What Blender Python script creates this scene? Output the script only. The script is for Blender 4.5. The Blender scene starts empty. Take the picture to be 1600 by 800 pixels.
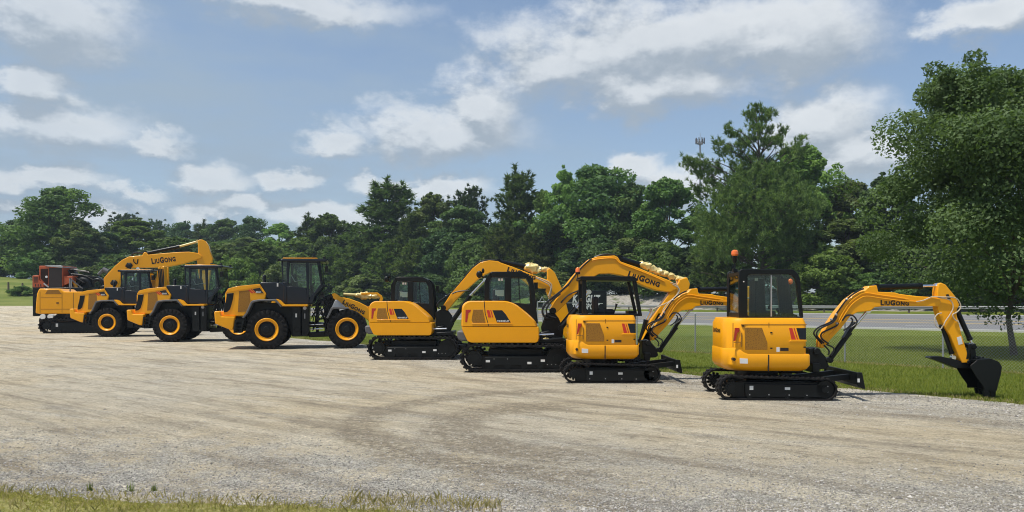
import bpy, bmesh, math, random
import numpy as np
from mathutils import Vector, Matrix
R = math.radians
random.seed(7)
scene = bpy.context.scene
COL = scene.collection
CAMH, FPX, HZ = 1.88, 1160.0, 472.0          # eye height, focal length in photo pixels, horizon row

# ------------------------------------------------------------------ materials
def nt(name):
    m = bpy.data.materials.new(name); m.use_nodes = True
    t = m.node_tree; t.nodes.clear()
    out = t.nodes.new('ShaderNodeOutputMaterial')
    return m, t, out
def N(t, typ, **kw):
    n = t.nodes.new(typ)
    for k, v in kw.items():
        if k.startswith('i_'):
            key = k[2:]
            n.inputs[int(key) if key.isdigit() else key.replace('_', ' ')].default_value = v
        else: setattr(n, k, v)
    return n
def L(t, a, b): t.links.new(a, b)
def math_(t, op, a, b=None, c=None, clamp=False):
    n = t.nodes.new('ShaderNodeMath'); n.operation = op; n.use_clamp = clamp
    for i, v in enumerate((a, b, c)):
        if v is None: continue
        if isinstance(v, (int, float)): n.inputs[i].default_value = v
        else: t.links.new(v, n.inputs[i])
    return n.outputs[0]
def mixc(t, f, a, b, mode='MIX'):
    n = t.nodes.new('ShaderNodeMix'); n.data_type = 'RGBA'; n.blend_type = mode
    for i, v in ((0, f), (6, a), (7, b)):
        if isinstance(v, (int, float)): n.inputs[i].default_value = v
        elif isinstance(v, tuple): n.inputs[i].default_value = (*v, 1) if len(v) == 3 else v
        else: t.links.new(v, n.inputs[i])
    return n.outputs[2]
def sstep(t, x, a, b):
    n = t.nodes.new('ShaderNodeMapRange'); n.interpolation_type = 'SMOOTHSTEP'
    t.links.new(x, n.inputs[0]); n.inputs[1].default_value = a; n.inputs[2].default_value = b
    return n.outputs[0]
def noise(t, vec, scale, detail=4, rough=.55, dist=0):
    n = N(t, 'ShaderNodeTexNoise', i_Scale=scale, i_Detail=detail, i_Roughness=rough, i_Distortion=dist)
    if vec is not None: L(t, vec, n.inputs['Vector'])
    return n.outputs['Fac']
def paint(name, col, rough=.4, metal=0, coat=0, dirt=.12, dirtcol=(.25, .2, .14), bump=0, scale=3, spec=.5):
    m, t, out = nt(name)
    b = N(t, 'ShaderNodeBsdfPrincipled', i_Roughness=rough, i_Metallic=metal)
    b.inputs['Coat Weight'].default_value = coat; b.inputs['Specular IOR Level'].default_value = spec
    b.inputs['Coat Roughness'].default_value = .12
    tc = N(t, 'ShaderNodeTexCoord')
    n1 = noise(t, tc.outputs['Object'], scale, 6, .65)
    c = mixc(t, math_(t, 'MULTIPLY', sstep(t, n1, .45, .8), dirt), (*col, 1), (*dirtcol, 1))
    L(t, c, b.inputs['Base Color'])
    n2 = noise(t, tc.outputs['Object'], scale * 4, 3)
    L(t, math_(t, 'ADD', math_(t, 'MULTIPLY', n2, .25), rough - .1), b.inputs['Roughness'])
    if bump:
        bm_ = N(t, 'ShaderNodeBump', i_Strength=bump, i_Distance=.01)
        L(t, n2, bm_.inputs['Height']); L(t, bm_.outputs[0], b.inputs['Normal'])
    L(t, b.outputs[0], out.inputs[0])
    return m
def glass_mat(name, tint, gl=1.0):
    m, t, out = nt(name)
    tr = N(t, 'ShaderNodeBsdfTransparent'); tr.inputs[0].default_value = (*tint, 1)
    g = N(t, 'ShaderNodeBsdfGlossy', i_Roughness=.03); g.inputs[0].default_value = (1, 1, 1, 1)
    f = N(t, 'ShaderNodeFresnel', i_IOR=1.5)
    x = N(t, 'ShaderNodeMixShader')
    L(t, math_(t, 'MULTIPLY', f.outputs[0], gl), x.inputs[0]); L(t, tr.outputs[0], x.inputs[1]); L(t, g.outputs[0], x.inputs[2])
    L(t, x.outputs[0], out.inputs[0])
    return m
def mesh_panel(name, a, b, sc):
    m, t, out = nt(name)
    p = N(t, 'ShaderNodeBsdfPrincipled', i_Roughness=.6)
    tc = N(t, 'ShaderNodeTexCoord'); v = N(t, 'ShaderNodeTexVoronoi', i_Scale=sc)
    L(t, tc.outputs['Object'], v.inputs['Vector'])
    L(t, mixc(t, sstep(t, v.outputs['Distance'], .25, .4), b, a), p.inputs['Base Color'])
    L(t, p.outputs[0], out.inputs[0]); return m
YEL = (.88, .372, .0003)
M = dict(
    yellow=paint('yellow_paint', YEL, .38, coat=.32, dirt=.10, dirtcol=(.5, .19, .004), spec=.3),
    amber=mesh_panel('amber_mesh', (.33, .145, .006), (.15, .06, .004), 55),
    black=paint('black_paint', (.0035, .0048, .0055), .38, coat=.04, dirt=.15, dirtcol=(.018, .017, .016), spec=.26),
    charcoal=paint('charcoal_paint', (.0058, .0098, .0185), .36, coat=.1, dirt=.12, dirtcol=(.018, .020, .024), spec=.34),
    grey=paint('grey_plastic', (.10, .10, .105), .55, dirt=.4, dirtcol=(.2, .18, .15)),
    rubber=paint('rubber', (.0075, .0075, .008), .8, dirt=.5, dirtcol=(.055, .049, .042), bump=.3, scale=6, spec=.25),
    chrome=paint('chrome', (.75, .75, .76), .22, metal=1, dirt=.05),
    steel=paint('galvanised_steel', (.38, .39, .40), .5, metal=.5, dirt=.3),
    rail=paint('weathered_rail', (.24, .25, .25), .6, metal=.3, dirt=.4),
    seat=paint('seat_vinyl', (.012, .012, .014), .6, dirt=.1),
    red=paint('red_decal', (.62, .035, .015), .4, dirt=0),
    redlens=paint('red_lens', (.42, .012, .01), .2, coat=.6, dirt=0),
    orangelens=paint('orange_lens', (.85, .17, .02), .2, coat=.6, dirt=0),
    white=paint('white_sticker', (.72, .72, .70), .5, dirt=.25),
    ink=paint('dark_ink', (.016, .008, .006), .5, dirt=0),
    label=paint('pale_lettering', (.62, .62, .60), .5, dirt=0),
    beige=paint('pale_hose', (.52, .44, .32), .5, dirt=.3),
    hose=paint('black_hose', (.006, .006, .007), .45, dirt=.1),
    wrap=paint('yellowed_plastic_wrap', (.72, .58, .22), .3, coat=.5, dirt=.3, dirtcol=(.85, .78, .55), bump=.6, scale=9),
    film=paint('clear_film', (.74, .80, .85), .25, coat=.5, dirt=.5, dirtcol=(.8, .85, .9), bump=.7, scale=12),
    orange=paint('red_orange_paint', (.40, .075, .018), .5, dirt=.4, dirtcol=(.12, .05, .03)),
    blue=paint('blue_part', (.02, .075, .16), .4, dirt=.3),
    glass=glass_mat('window_glass', (.84, .92, .89), .8),
    clear=glass_mat('clear_glass', (.88, .93, .92), .7),
    darkglass=glass_mat('dark_glass', (.30, .36, .36), .5),
    bark=paint('bark', (.085, .068, .052), .9, dirt=.6, dirtcol=(.16, .14, .12), bump=.8, scale=4),
    wood=paint('weathered_wood', (.14, .11, .085), .9, dirt=.5, bump=.5, scale=6),
)

# ------------------------------------------------------------------ mesh building
class MB:
    def __init__(s): s.v = []; s.f = []
    def add(s, vs, fs):
        o = len(s.v); s.v += [tuple(p) for p in vs]; s.f += [tuple(i + o for i in f) for f in fs]; return s
    def prism(s, poly, y0, y1):                     # poly in (x, z), pushed along y
        n = len(poly)
        vs = [(x, y0, z) for x, z in poly] + [(x, y1, z) for x, z in poly]
        fs = [tuple(range(n)), tuple(range(2 * n - 1, n - 1, -1))]
        fs += [(i, i + n, (i + 1) % n + n, (i + 1) % n) for i in range(n)]
        return s.add(vs, fs)
    def both(s, poly, y0, y1):
        return s.prism(poly, y0, y1).prism(poly, -y1, -y0)
    def box(s, x0, x1, y0, y1, z0, z1): return s.prism([(x0, z0), (x1, z0), (x1, z1), (x0, z1)], y0, y1)
    def ring(s, outer, inner, y0, y1):              # plate with a hole, same point count
        n = len(outer)
        vs = [(x, y, z) for y in (y0, y1) for lp in (outer, inner) for x, z in lp]
        fs = []
        for i in range(n):
            j = (i + 1) % n
            fs += [(i, j, n + j, n + i), (2*n + i, 3*n + i, 3*n + j, 2*n + j), (i, 2*n + i, 2*n + j, j), (n + i, n + j, 3*n + j, 3*n + i)]
        return s.add(vs, fs)
    def loft(s, loops, caps=True, closed=False):
        n = len(loops[0]); vs = [p for lp in loops for p in lp]; fs = []
        m = len(loops)
        for k in range(m if closed else m - 1):
            a, b = k * n, ((k + 1) % m) * n
            fs += [(a + i, a + (i + 1) % n, b + (i + 1) % n, b + i) for i in range(n)]
        if caps and not closed: fs += [tuple(range(n - 1, -1, -1)), tuple(range((m - 1) * n, m * n))]
        return s.add(vs, fs)
    def tube(s, pts, r, n=8, caps=True):
        pts = [Vector(p) for p in pts]; m = len(pts)
        rs = r if isinstance(r, (list, tuple)) else [r] * m
        t0 = (pts[1] - pts[0]).normalized()
        u = t0.orthogonal().normalized(); loops = []
        for k in range(m):
            t = (pts[min(k + 1, m - 1)] - pts[max(k - 1, 0)])
            if t.length < 1e-7: t = t0
            t.normalize(); u = (u - t * u.dot(t))
            if u.length < 1e-6: u = t.orthogonal()
            u.normalize(); w = t.cross(u)
            loops.append([pts[k] + (u * math.cos(a) + w * math.sin(a)) * rs[k] for a in [2 * math.pi * i / n for i in range(n)]])
        return s.loft(loops, caps)
    def cyl(s, a, b, r, n=16): return s.tube([a, b], r, n)
    def disc_y(s, x, z, y0, y1, r, n=24, r1=None): return s.tube([(x, y0, z), (x, y1, z)], [r, r if r1 is None else r1], n)
    def lathe(s, prof, x, z, n=36):                 # prof (radius, y), about the y axis
        loops = [[(x + r * math.cos(2 * math.pi * i / n), y, z + r * math.sin(2 * math.pi * i / n)) for i in range(n)] for r, y in prof]
        return s.loft(loops, True)
    def blob(s, c, rx, ry, rz, seed=0, amp=.25, nu=12, nv=8):
        rr = random.Random(seed); ph = [rr.uniform(0, 6.28) for _ in range(6)]
        loops = []
        for j in range(nv + 1):
            th = math.pi * (.03 + .94 * j / nv); lp = []
            for i in range(nu):
                p = 2 * math.pi * i / nu
                k = 1 + amp * (math.sin(3*p + ph[0] + 2*th) * .5 + math.sin(5*p + ph[1] - 3*th) * .35 + math.sin(4*th + ph[2] + p) * .4)
                lp.append((c[0] + rx*k*math.sin(th)*math.cos(p), c[1] + ry*k*math.sin(th)*math.sin(p), c[2] + rz*k*math.cos(th)))
            loops.append(lp)
        return s.loft(loops)
    def build(s, name, mat, parent=None, bevel=0, seg=2, angle=35):
        me = bpy.data.meshes.new(name)
        me.from_pydata(s.v, [], s.f); 
        bm = bmesh.new(); bm.from_mesh(me); bmesh.ops.recalc_face_normals(bm, faces=bm.faces); bm.to_mesh(me); bm.free()
        me.materials.append(mat if not isinstance(mat, str) else M[mat])
        me.polygons.foreach_set('use_smooth', [True] * len(me.polygons))
        me.set_sharp_from_angle(angle=R(angle))
        o = bpy.data.objects.new(name, me); COL.objects.link(o)
        if parent: o.parent = parent
        if bevel:
            b = o.modifiers.new('bevel', 'BEVEL'); b.width = bevel; b.segments = seg; b.limit_method = 'ANGLE'; b.angle_limit = R(38); b.harden_normals = False
        return o
def fast_mesh(name, verts, nper, mat, tint=None, parent=None):
    """verts (F*nper, 3) numpy, one polygon per nper consecutive vertices"""
    me = bpy.data.meshes.new(name); nv = len(verts); nf = nv // nper
    me.vertices.add(nv); me.vertices.foreach_set('co', np.asarray(verts, np.float32).ravel())
    me.loops.add(nv); me.loops.foreach_set('vertex_index', np.arange(nv, dtype=np.int32))
    me.polygons.add(nf); me.polygons.foreach_set('loop_start', np.arange(0, nv, nper, dtype=np.int32))
    me.polygons.foreach_set('loop_total', np.full(nf, nper, np.int32))
    me.update(calc_edges=True)
    if tint is not None:
        a = me.attributes.new('tint', 'FLOAT', 'FACE'); a.data.foreach_set('value', np.asarray(tint, np.float32))
    me.materials.append(mat)
    o = bpy.data.objects.new(name, me); COL.objects.link(o)
    if parent: o.parent = parent
    return o
def tag(o, label=None, cat=None, group=None, kind=None):
    if label: o['label'] = label
    if cat: o['category'] = cat
    if group: o['group'] = group
    if kind: o['kind'] = kind
    return o
def thing(name, label, cat, loc=(0, 0, 0), rz=0, group=None):
    o = bpy.data.objects.new(name, None); COL.objects.link(o)
    o.location = loc; o.rotation_euler = (0, 0, rz); o.empty_display_size = .3
    return tag(o, label, cat, group)
def copy_tree(o, parent=None):
    c = o.copy(); COL.objects.link(c)
    if parent: c.parent = parent
    for ch in list(o.children): copy_tree(ch, c)
    return c
def rrect(x0, x1, y0, y1, rr, rf, n=6):
    pts = []
    for cx, cy, r, a0 in ((x1 - rf, y1 - rf, rf, 0), (x0 + rr, y1 - rr, rr, 90), (x0 + rr, y0 + rr, rr, 180), (x1 - rf, y0 + rf, rf, 270)):
        for i in range(n + 1):
            a = R(a0 + 90 * i / n); pts.append((cx + r * math.cos(a), cy + r * math.sin(a)))
    return pts
def rpoly(pts, rads, n=4):                          # rounded polygon in (x, z)
    out = []; m = len(pts)
    for i in range(m):
        p = Vector(pts[i]); a = Vector(pts[i - 1]) - p; b = Vector(pts[(i + 1) % m]) - p
        r = rads[i] if isinstance(rads, (list, tuple)) else rads
        d = min(r, a.length * .48, b.length * .48)
        p0, p1 = p + a.normalized() * d, p + b.normalized() * d
        for k in range(n + 1):
            t = k / n; q = p0 * (1 - t) ** 2 + p * 2 * t * (1 - t) + p1 * t * t
            out.append((q.x, q.y))
    return out
def smooth_path(pts, n=5):
    pts = [Vector(p) for p in pts]; out = []
    for i in range(len(pts) - 1):
        p0, p1, p2, p3 = pts[max(i - 1, 0)], pts[i], pts[i + 1], pts[min(i + 2, len(pts) - 1)]
        for k in range(n):
            t = k / n
            out.append(.5 * ((2 * p1) + (p2 - p0) * t + (2 * p0 - 5 * p1 + 4 * p2 - p3) * t * t + (3 * p1 - p0 - 3 * p2 + p3) * t ** 3))
    out.append(pts[-1]); return out

class Frame:
    """side elevation of a machine read off the photograph: pixel -> metres on the machine's own vertical plane at lateral offset y"""
    def __init__(s, ox, oy, yaw): s.ox, s.oy, s.yaw = ox, oy, yaw
    def p(s, px, py, y):
        c, sn = math.cos(s.yaw), math.sin(s.yaw); k = (px - 800) / FPX
        oY = -s.ox * sn + s.oy * c
        t = (oY + y) / (-k * sn + c)
        wx, wy = k * t - s.ox, t - s.oy
        return (wx * c + wy * sn, CAMH + (HZ - py) * t / FPX)
    def view(s, ox, oy, sc): return lambda y, *pts: [s.p(ox + a / sc, oy + b / sc, y) for a, b in pts]
def at3(pts, y): return [(x, y, z) for x, z in pts]

# ------------------------------------------------------------------ lettering
_glyph = {}
def glyph(ch):
    if ch not in _glyph:
        cu = bpy.data.curves.new('g', 'FONT'); cu.body = ch; cu.size = 1; cu.offset = .052; cu.resolution_u = 3
        ob = bpy.data.objects.new('g', cu); COL.objects.link(ob)
        dg = bpy.context.evaluated_depsgraph_get()
        me = bpy.data.meshes.new_from_object(ob.evaluated_get(dg))
        vs = [v.co.copy() for v in me.vertices]; fs = [tuple(p.vertices) for p in me.polygons]
        bpy.data.objects.remove(ob); bpy.data.meshes.remove(me); bpy.data.curves.remove(cu)
        x0 = min(v.x for v in vs); x1 = max(v.x for v in vs)
        _glyph[ch] = ([(v.x - x0, v.y) for v in vs], fs, x1 - x0)
    return _glyph[ch]
def word(text, caps=None, slant=0, wide=1.3, gap=.15):
    """flat lettering of cap height 1; caps: sizes per letter"""
    vs, fs, x = [], [], 0
    for i, ch in enumerate(text):
        if ch == ' ': x += .4; continue
        g, f, w = glyph(ch); k = (caps[i] if caps else 1) / .72
        o = len(vs)
        vs += [(x + a * k * wide + slant * b * k, b * k) for a, b in g]; fs += [tuple(q + o for q in p) for p in f]
        x += w * k * wide + gap
    return vs, fs, x - gap
LG = ('LIUGONG', [1, .8, .8, 1, .8, .8, .8])
def lettering(name, parent, mat, text, p0, p1, y, h=None, caps=None, slant=0, depth=.004):
    """letters on the plane y (facing -y) from p0 to p1 (x, z), baseline"""
    vs, fs, w = word(text, caps, slant)
    p0, p1 = Vector(p0), Vector(p1); d = p1 - p0; ln = d.length; d.normalize(); up = Vector((-d.y, d.x))
    kx = ln / w; kz = h if h else kx
    P = [(p0 + d * a * kx + up * b * kz) for a, b in vs]
    b = MB(); b.add([(q.x, y - depth, q.y) for q in P], fs)
    return b.build(name, mat, parent)
# ------------------------------------------------------------------ tracks, wheels
def belt(xr, zr, rr, xf, zf, rf, step):
    D = math.hypot(xf - xr, zf - zr); phi = math.atan2(zf - zr, xf - xr); be = math.acos((rr - rf) / D)
    pts = []
    def arc(cx, cz, r, a0, a1):
        n = max(6, int(abs(a1 - a0) * r / .04))
        return [(cx + r * math.cos(a0 + (a1 - a0) * i / n), cz + r * math.sin(a0 + (a1 - a0) * i / n)) for i in range(n + 1)]
    pts = arc(xr, zr, rr, phi + be, 2 * math.pi + phi - be) + arc(xf, zf, rf, phi - be, phi + be)
    P = [Vector(p) for p in pts]; P.append(P[0]); out = []
    seg = [(P[i + 1] - P[i]).length for i in range(len(P) - 1)]; tot = sum(seg); n = int(tot / step)
    acc, i = 0, 0
    for k in range(n):
        s = tot * k / n
        while acc + seg[i] < s: acc += seg[i]; i += 1
        out.append(P[i].lerp(P[i + 1], (s - acc) / seg[i]))
    nor = []
    for k in range(n):
        t = (out[(k + 1) % n] - out[k - 1]).normalized(); nor.append(Vector((t.y, -t.x)))
    return out, nor
def track_mesh(xr, zr, rr, xf, zf, rf, y0, y1, th, lug, pitch):
    b = MB(); o, nr = belt(xr, zr, rr, xf, zf, rf, .03)
    loops = []
    for p, q in zip(o, nr):
        i = p - q * th
        loops.append([(p.x, y0, p.y), (p.x, y1, p.y), (i.x, y1, i.y), (i.x, y0, i.y)])
    b.loft(loops, closed=True)
    o, nr = belt(xr, zr, rr, xf, zf, rf, pitch)
    for k, (p, q) in enumerate(zip(o, nr)):
        t = Vector((-q.y, q.x)); w = pitch * .26
        for (ya, yb, sh) in ((y0 - .004, (y0 + y1) / 2 + .02, 0), ((y0 + y1) / 2 - .02, y1 + .004, pitch * .45)):
            c = p + t * sh
            A = [c - t * w - q * th * .6, c + t * w - q * th * .6, c + t * w * .7 + q * lug, c - t * w * .7 + q * lug]
            b.prism([(a.x, a.y) for a in A], ya, yb)
    return b
def undercarriage(root, rear, front, hw, width, ro_r, ro_f, th, lug, pitch, plate, stickers, bolts):
    """both crawler tracks; rear/front are x positions of the sprocket and the idler"""
    for sgn in (-1, 1):
        y0, y1 = sorted((sgn * hw, sgn * (hw - width)))
        yo = y0 if sgn < 0 else y1
        xr, xf = rear, front; rr, rf = ro_r - lug, ro_f - lug
        tr = track_mesh(xr, ro_r, rr, xf, ro_f, rf, y0, y1, th, lug, pitch).build('crawler_track', 'rubber', root, angle=25)
        ym = (y0 + y1) / 2
        b = MB(); b.prism(rpoly(plate, .03, 2), y0 + .05, y1 - .05)
        zt = max(z for x, z in plate); zl = min(z for x, z in plate)
        b.box(xr + .02, xf + rf * .2, y0 + .09, y1 - .09, zl - .0, zt + .03)
        b.box(xr + rr * .5, xf + rf * .25, y0 + .085, y1 - .085, lug + th + .005, zl + .01)
        fr = b.build('track_frame', 'black', root, bevel=.008)
        s = MB(); s.disc_y(xr, ro_r, y0 + .03, y1 - .03, rr * .52); s.disc_y(xr, ro_r, y0 + .006, y1 - .006, rr * .30)
        for k in range(11):
            a = k * 2 * math.pi / 11; s.disc_y(xr + rr*.62*math.cos(a), ro_r + rr*.62*math.sin(a), ym - .03, ym + .03, rr * .12, 8)
        for k in range(8):
            a = k * 2 * math.pi / 8; s.disc_y(xr + rr*.41*math.cos(a), ro_r + rr*.41*math.sin(a), y0 + .018, y0 + .04, rr * .035, 8)
        s.build('drive_sprocket', 'black', fr)
        s = MB(); s.disc_y(xf, ro_f, y0 + .05, y1 - .05, rf - th - .012); s.disc_y(xf, ro_f, y0 + .035, y1 - .035, rf * .3); s.build('idler_wheel', 'black', fr)
        nrol = 4
        for k in range(nrol):
            x = xr + (xf - xr) * (k + 1.0) / (nrol + 1)
            s = MB(); s.disc_y(x, lug + th + ro_r * .2, y0 + .045, y1 - .045, ro_r * .2, 16); s.build('track_roller', 'black', fr)
        if sgn < 0:
            s = MB()
            for x, z, w, h in stickers: s.box(x - w/2, x + w/2, y0 + .046, y0 + .051, z - h/2, z + h/2)
            s.build('sticker', 'white', fr)
            s = MB()
            for x, z in bolts: s.disc_y(x, z, y0 + .038, y0 + .055, .012, 8)
            s.build('bolt', 'steel', fr)
    b = MB()
    b.box(rear + .35, front - .35, -(hw - width * .9), hw - width * .9, ro_r * .7, ro_r * 1.55)
    b.build('undercarriage_frame', 'black', root, bevel=.02)
def plate(F, root, name, mat, y, pts, th=.006, bev=0):
    return MB().prism(pts, y - th, y + .02).build(name, mat, root, bevel=bev)
def hose(b, pts, r, n=6): b.tube(smooth_path(pts), r, n)
def house_loops(x0, x1, hy, rr, rf, rings, ztop=None):
    out = []
    for z, ins in rings:
        lp = rrect(x0 + ins, x1 - ins * .6, -hy + ins, hy - ins, max(rr - ins * .5, .03), max(rf, .02), 8)
        out.append([(x, y, z + (ztop(x) if ztop and z > .8 else 0)) for x, y in lp])
    return out
def ram(root, name, p0, pm, p1, rb, rr, y, parent=None, rodmat='chrome'):
    """hydraulic cylinder: barrel p0-pm, rod pm-p1, in the plane y"""
    pr = parent or root
    b = MB(); b.cyl((p0[0], y, p0[1]), (pm[0], y, pm[1]), rb, 14)
    d = Vector(pm) - Vector(p0); d.normalize(); a = Vector(pm) - d * .05
    b.cyl((a.x, y, a.y), (pm[0], y, pm[1]), rb * 1.15, 14)
    b.disc_y(p0[0], p0[1], y - rb, y + rb, rb * 1.2, 12)
    o = b.build(name, 'black', pr)
    b = MB(); b.cyl((pm[0], y, pm[1]), (p1[0], y, p1[1]), rr, 12); b.disc_y(p1[0], p1[1], y - rb, y + rb, rb * 1.0, 12)
    b.build('piston_rod', rodmat, o)
    return o

# ------------------------------------------------------------------ small excavator (cab or canopy)
def mini_excavator(F, label, cab, group):
    root = thing('mini_excavator', label, 'excavator', (F.ox, F.oy, 0), F.yaw, group)
    A, B, C, D, E = F.view(1080, 380, 3.0769), F.view(1250, 420, 4.447), F.view(1380, 430, 3.809), F.view(1090, 530, 5.926), F.view(1090, 380, 5.0)
    hw = .82
    rear = D(-hw, (315, 450))[0][0]; front = D(-hw, (1192, 470))[0][0]
    st = D(-hw, (505, 453), (840, 460)); bl = D(-hw, (488, 517), (667, 517), (855, 520), (1020, 523), (1213, 440), (1213, 490))
    pl = D(-hw, (440, 415), (1225, 425), (1235, 545), (455, 545))
    undercarriage(root, rear, front, hw, .32, .245, .222, .03, .014, .095, pl,
                  [(st[0][0], st[0][1], .07, .075), (st[1][0], st[1][1], .10, .05)], bl)
    MB().tube([(-.2, 0, .36), (-.2, 0, .62)], .42, 28).build('swing_ring', 'black', root)
    # upper body
    HY = .76
    x0 = A(-.4, (150, 450))[0][0] - .02; x1 = A(-HY, (556, 450))[0][0]; xs = A(-HY, (571, 560))[0][0]
    zt = A(-HY, (300, 361))[0][1]; zc = A(-HY, (300, 388))[0][1]; zg = A(-HY, (300, 532))[0][1]; zb = A(-HY, (300, 616))[0][1]
    u = MB().loft(house_loops(x0, x1, HY, .42, .07, [(zg - .05, 0.03), (zg, .0), (zc, 0), (zt, .055)]))
    u.build('upper_body', 'yellow', root, bevel=.012)
    xa, xb = A(-HY, (228, 0))[0][0], A(-HY, (268, 0))[0][0]
    raise_ = A(-HY, (0, 506))[0][1] - zg
    def zt_fn(x):
        t = min(1, max(0, (x - xa) / (xb - xa))); return raise_ * (1 - t * t * (3 - 2 * t))
    sk = MB(); lp = []
    for z, ins in [(zb, .10), (zb + .05, .03), (zb + .12, -.012), (zg - .022, -.012), (zg, .006)]:
        L_ = rrect(x0 + ins, xs - ins * .6, -HY + ins, HY - ins, .42, .06, 8)
        lp2 = []
        for i, (x, y) in enumerate(L_): lp2.append((x, y, z + (zt_fn(x) if z > zg - .1 else 0)))
        lp.append(lp2)
    # denser long sides so the step in the top edge shows
    def dens(l):
        out = []
        for i, p in enumerate(l):
            q = l[(i + 1) % len(l)]; d = math.hypot(q[0] - p[0], q[1] - p[1]); k = max(1, int(d / .05))
            out += [(p[0] + (q[0]-p[0])*j/k, p[1] + (q[1]-p[1])*j/k) for j in range(k)]
        return out
    base = dens(rrect(x0, xs, -HY, HY, .42, .06, 8)); cx, cy = (x0 + xs) / 2, 0
    lp = []
    for z, ins in [(zb, .10), (zb + .05, .03), (zb + .12, -.012), (zg - .03, -.012), (zg - .003, .0), (zg, .02)]:
        l2 = []
        for x, y in base:
            l2.append((cx + (x - cx) * (1 - ins / (xs - cx)), y * (1 - ins / HY), z + (zt_fn(x) if z > zg - .1 else 0)))
        lp.append(l2)
    cw = sk.loft(lp).build('counterweight', 'yellow', root)
    yk = -HY - .012
    plate(F, cw, 'panel_gap', 'ink', yk, A(yk, (369, 536), (375, 536), (375, 617), (369, 617)), .004)
    MB().disc_y(*A(yk, (206, 558))[0], yk - .02, yk + .1, .03, 16).build('towing_hole', 'ink', cw)
    plate(F, cw, 'sticker', 'white', yk, A(yk, (234, 553), (272, 555), (272, 579), (235, 578)))
    y = -HY
    plate(F, root, 'grille', 'amber', y, A(y, (256, 405), (340, 406), (366, 478), (366, 512), (260, 512)), .006, .004)
    plate(F, root, 'tail_light', 'redlens', y + .02, A(y, (211, 407), (233, 407), (231, 424), (222, 432), (213, 470), (205, 470)), .012)
    plate(F, root, 'red_stripe', 'red', y, A(y, (470, 408), (486, 408), (503, 463), (482, 463)), .004)
    plate(F, root, 'red_stripe', 'red', y, A(y, (492, 408), (497, 408), (514, 463), (509, 463)), .004)
    plate(F, root, 'side_window_decal', 'charcoal', y, A(y, (505, 408), (552, 408), (552, 463), (521, 463)), .004)
    plate(F, root, 'ledge', 'yellow', y, A(y, (478, 465), (554, 465), (554, 473), (470, 473)), .014, .004)
    plate(F, root, 'sticker', 'white', y, A(y, (410, 500), (425, 500), (425, 522), (410, 522)), .004)
    plate(F, root, 'handle_slot', 'ink', y, A(y, (428, 503), (468, 503), (468, 518), (428, 518)), .004)
    g = MB()
    for pts in (((240, 430), (244, 430), (244, 500), (240, 500)), ((206, 474), (240, 474), (240, 478), (206, 478))):
        g.prism(A(y, *pts), y - .003, y + .02)
    for pts in (((372, 382), (375, 382), (375, 405), (372, 405)), ((200, 384), (203, 384), (203, 500), (200, 500)), ((240, 390), (556, 390), (556, 393), (240, 393))):
        g.prism(A(y, *pts), y - .003, y + .02)
    g.build('panel_gap', 'amber', root)
    lt = MB()
    for c_ in ((385, 430), (385, 505), (545, 500), (250, 398)): q = A(y, c_)[0]; lt.box(q[0] - .02, q[0] + .02, y - .008, y + .01, q[1] - .012, q[1] + .012)
    lt.build('latch', 'black', root)
    # LIUGONG across the rear
    vs, fs, w = word(*LG); k = .62 / w
    MB().add([(x0 - .004, .31 - a * k, A(-.4, (0, 430))[0][1] + b * .085) for a, b in vs], fs).build('lettering', 'ink', root)
    # cab or canopy
    CY0, CY1 = -.30, .72
    if cab:
        out = rpoly(E(CY0, (322, 584), (326, 203), (755, 203), (800, 260), (828, 584)), [.03, .07, .16, .1, .03], 4)
        inn = rpoly(E(CY0, (390, 575), (392, 243), (728, 243), (768, 285), (802, 575)), [.06, .06, .1, .08, .04], 4)
        cb = MB().ring(out, inn, CY0, CY0 + .06).ring(out, inn, CY1 - .06, CY1)
        xr = E(CY0, (326, 300))[0][0]; zr0 = E(CY0, (0, 584))[0][1]; zr1 = E(CY0, (0, 203))[0][1]
        xt = E(CY0, (755, 0))[0][0]; xf1 = E(CY0, (828, 0))[0][0]
        cb.box(xr + .005, xr + .06, CY0 + .061, CY0 + .11, zr0, zr1 - .04).box(xr + .005, xr + .06, CY1 - .11, CY1 - .061, zr0, zr1 - .04)
        cb.box(xr + .006, xr + .055, CY0 + .11, CY1 - .11, zr0, zr0 + .10).box(xr + .006, xr + .055, CY0 + .11, CY1 - .11, zr1 - .13, zr1 - .04)
        cb.box(xr + .06, xt, CY0 + .061, CY1 - .061, zr1 - .075, zr1 - .012)
        cb.box(xr + .06, xf1 - .05, CY0 + .061, CY1 - .061, zr0, zr0 + .03)
        fx = E(CY0, (775, 250), (828, 584))
        cb.prism([(fx[0][0] - .03, fx[0][1]), (fx[0][0] + .02, fx[0][1]), (fx[1][0], fx[1][1]), (fx[1][0] - .05, fx[1][1])], CY1 - .12, CY1 - .061)
        cb.prism([(fx[0][0] - .03, fx[0][1]), (fx[0][0] + .02, fx[0][1]), (fx[1][0], fx[1][1]), (fx[1][0] - .05, fx[1][1])], CY0 + .061, CY0 + .10)
        xm = E(CY0, (578, 0))[0][0]
        co = cb.build('cab', 'black', root, bevel=.012)
        MB().box(xm - .012, xm + .012, CY0 + .012, CY0 + .045, zr0 + .03, zr1 - .12).build('window_bar', 'steel', co)
        MB().prism([(a, b) for a, b in inn], CY0 + .025, CY0 + .031).build('window_pane', 'glass', co)
        MB().prism([(a, b) for a, b in inn], CY1 - .036, CY1 - .03).build('window_pane', 'glass', co)
        MB().box(xr + .02, xr + .026, CY0 + .11, CY1 - .11, zr0 + .10, zr1 - .13).build('window_pane', 'clear', co)
        s = MB(); bx = E(.1, (440, 280), (512, 280), (522, 545), (436, 545))
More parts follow.
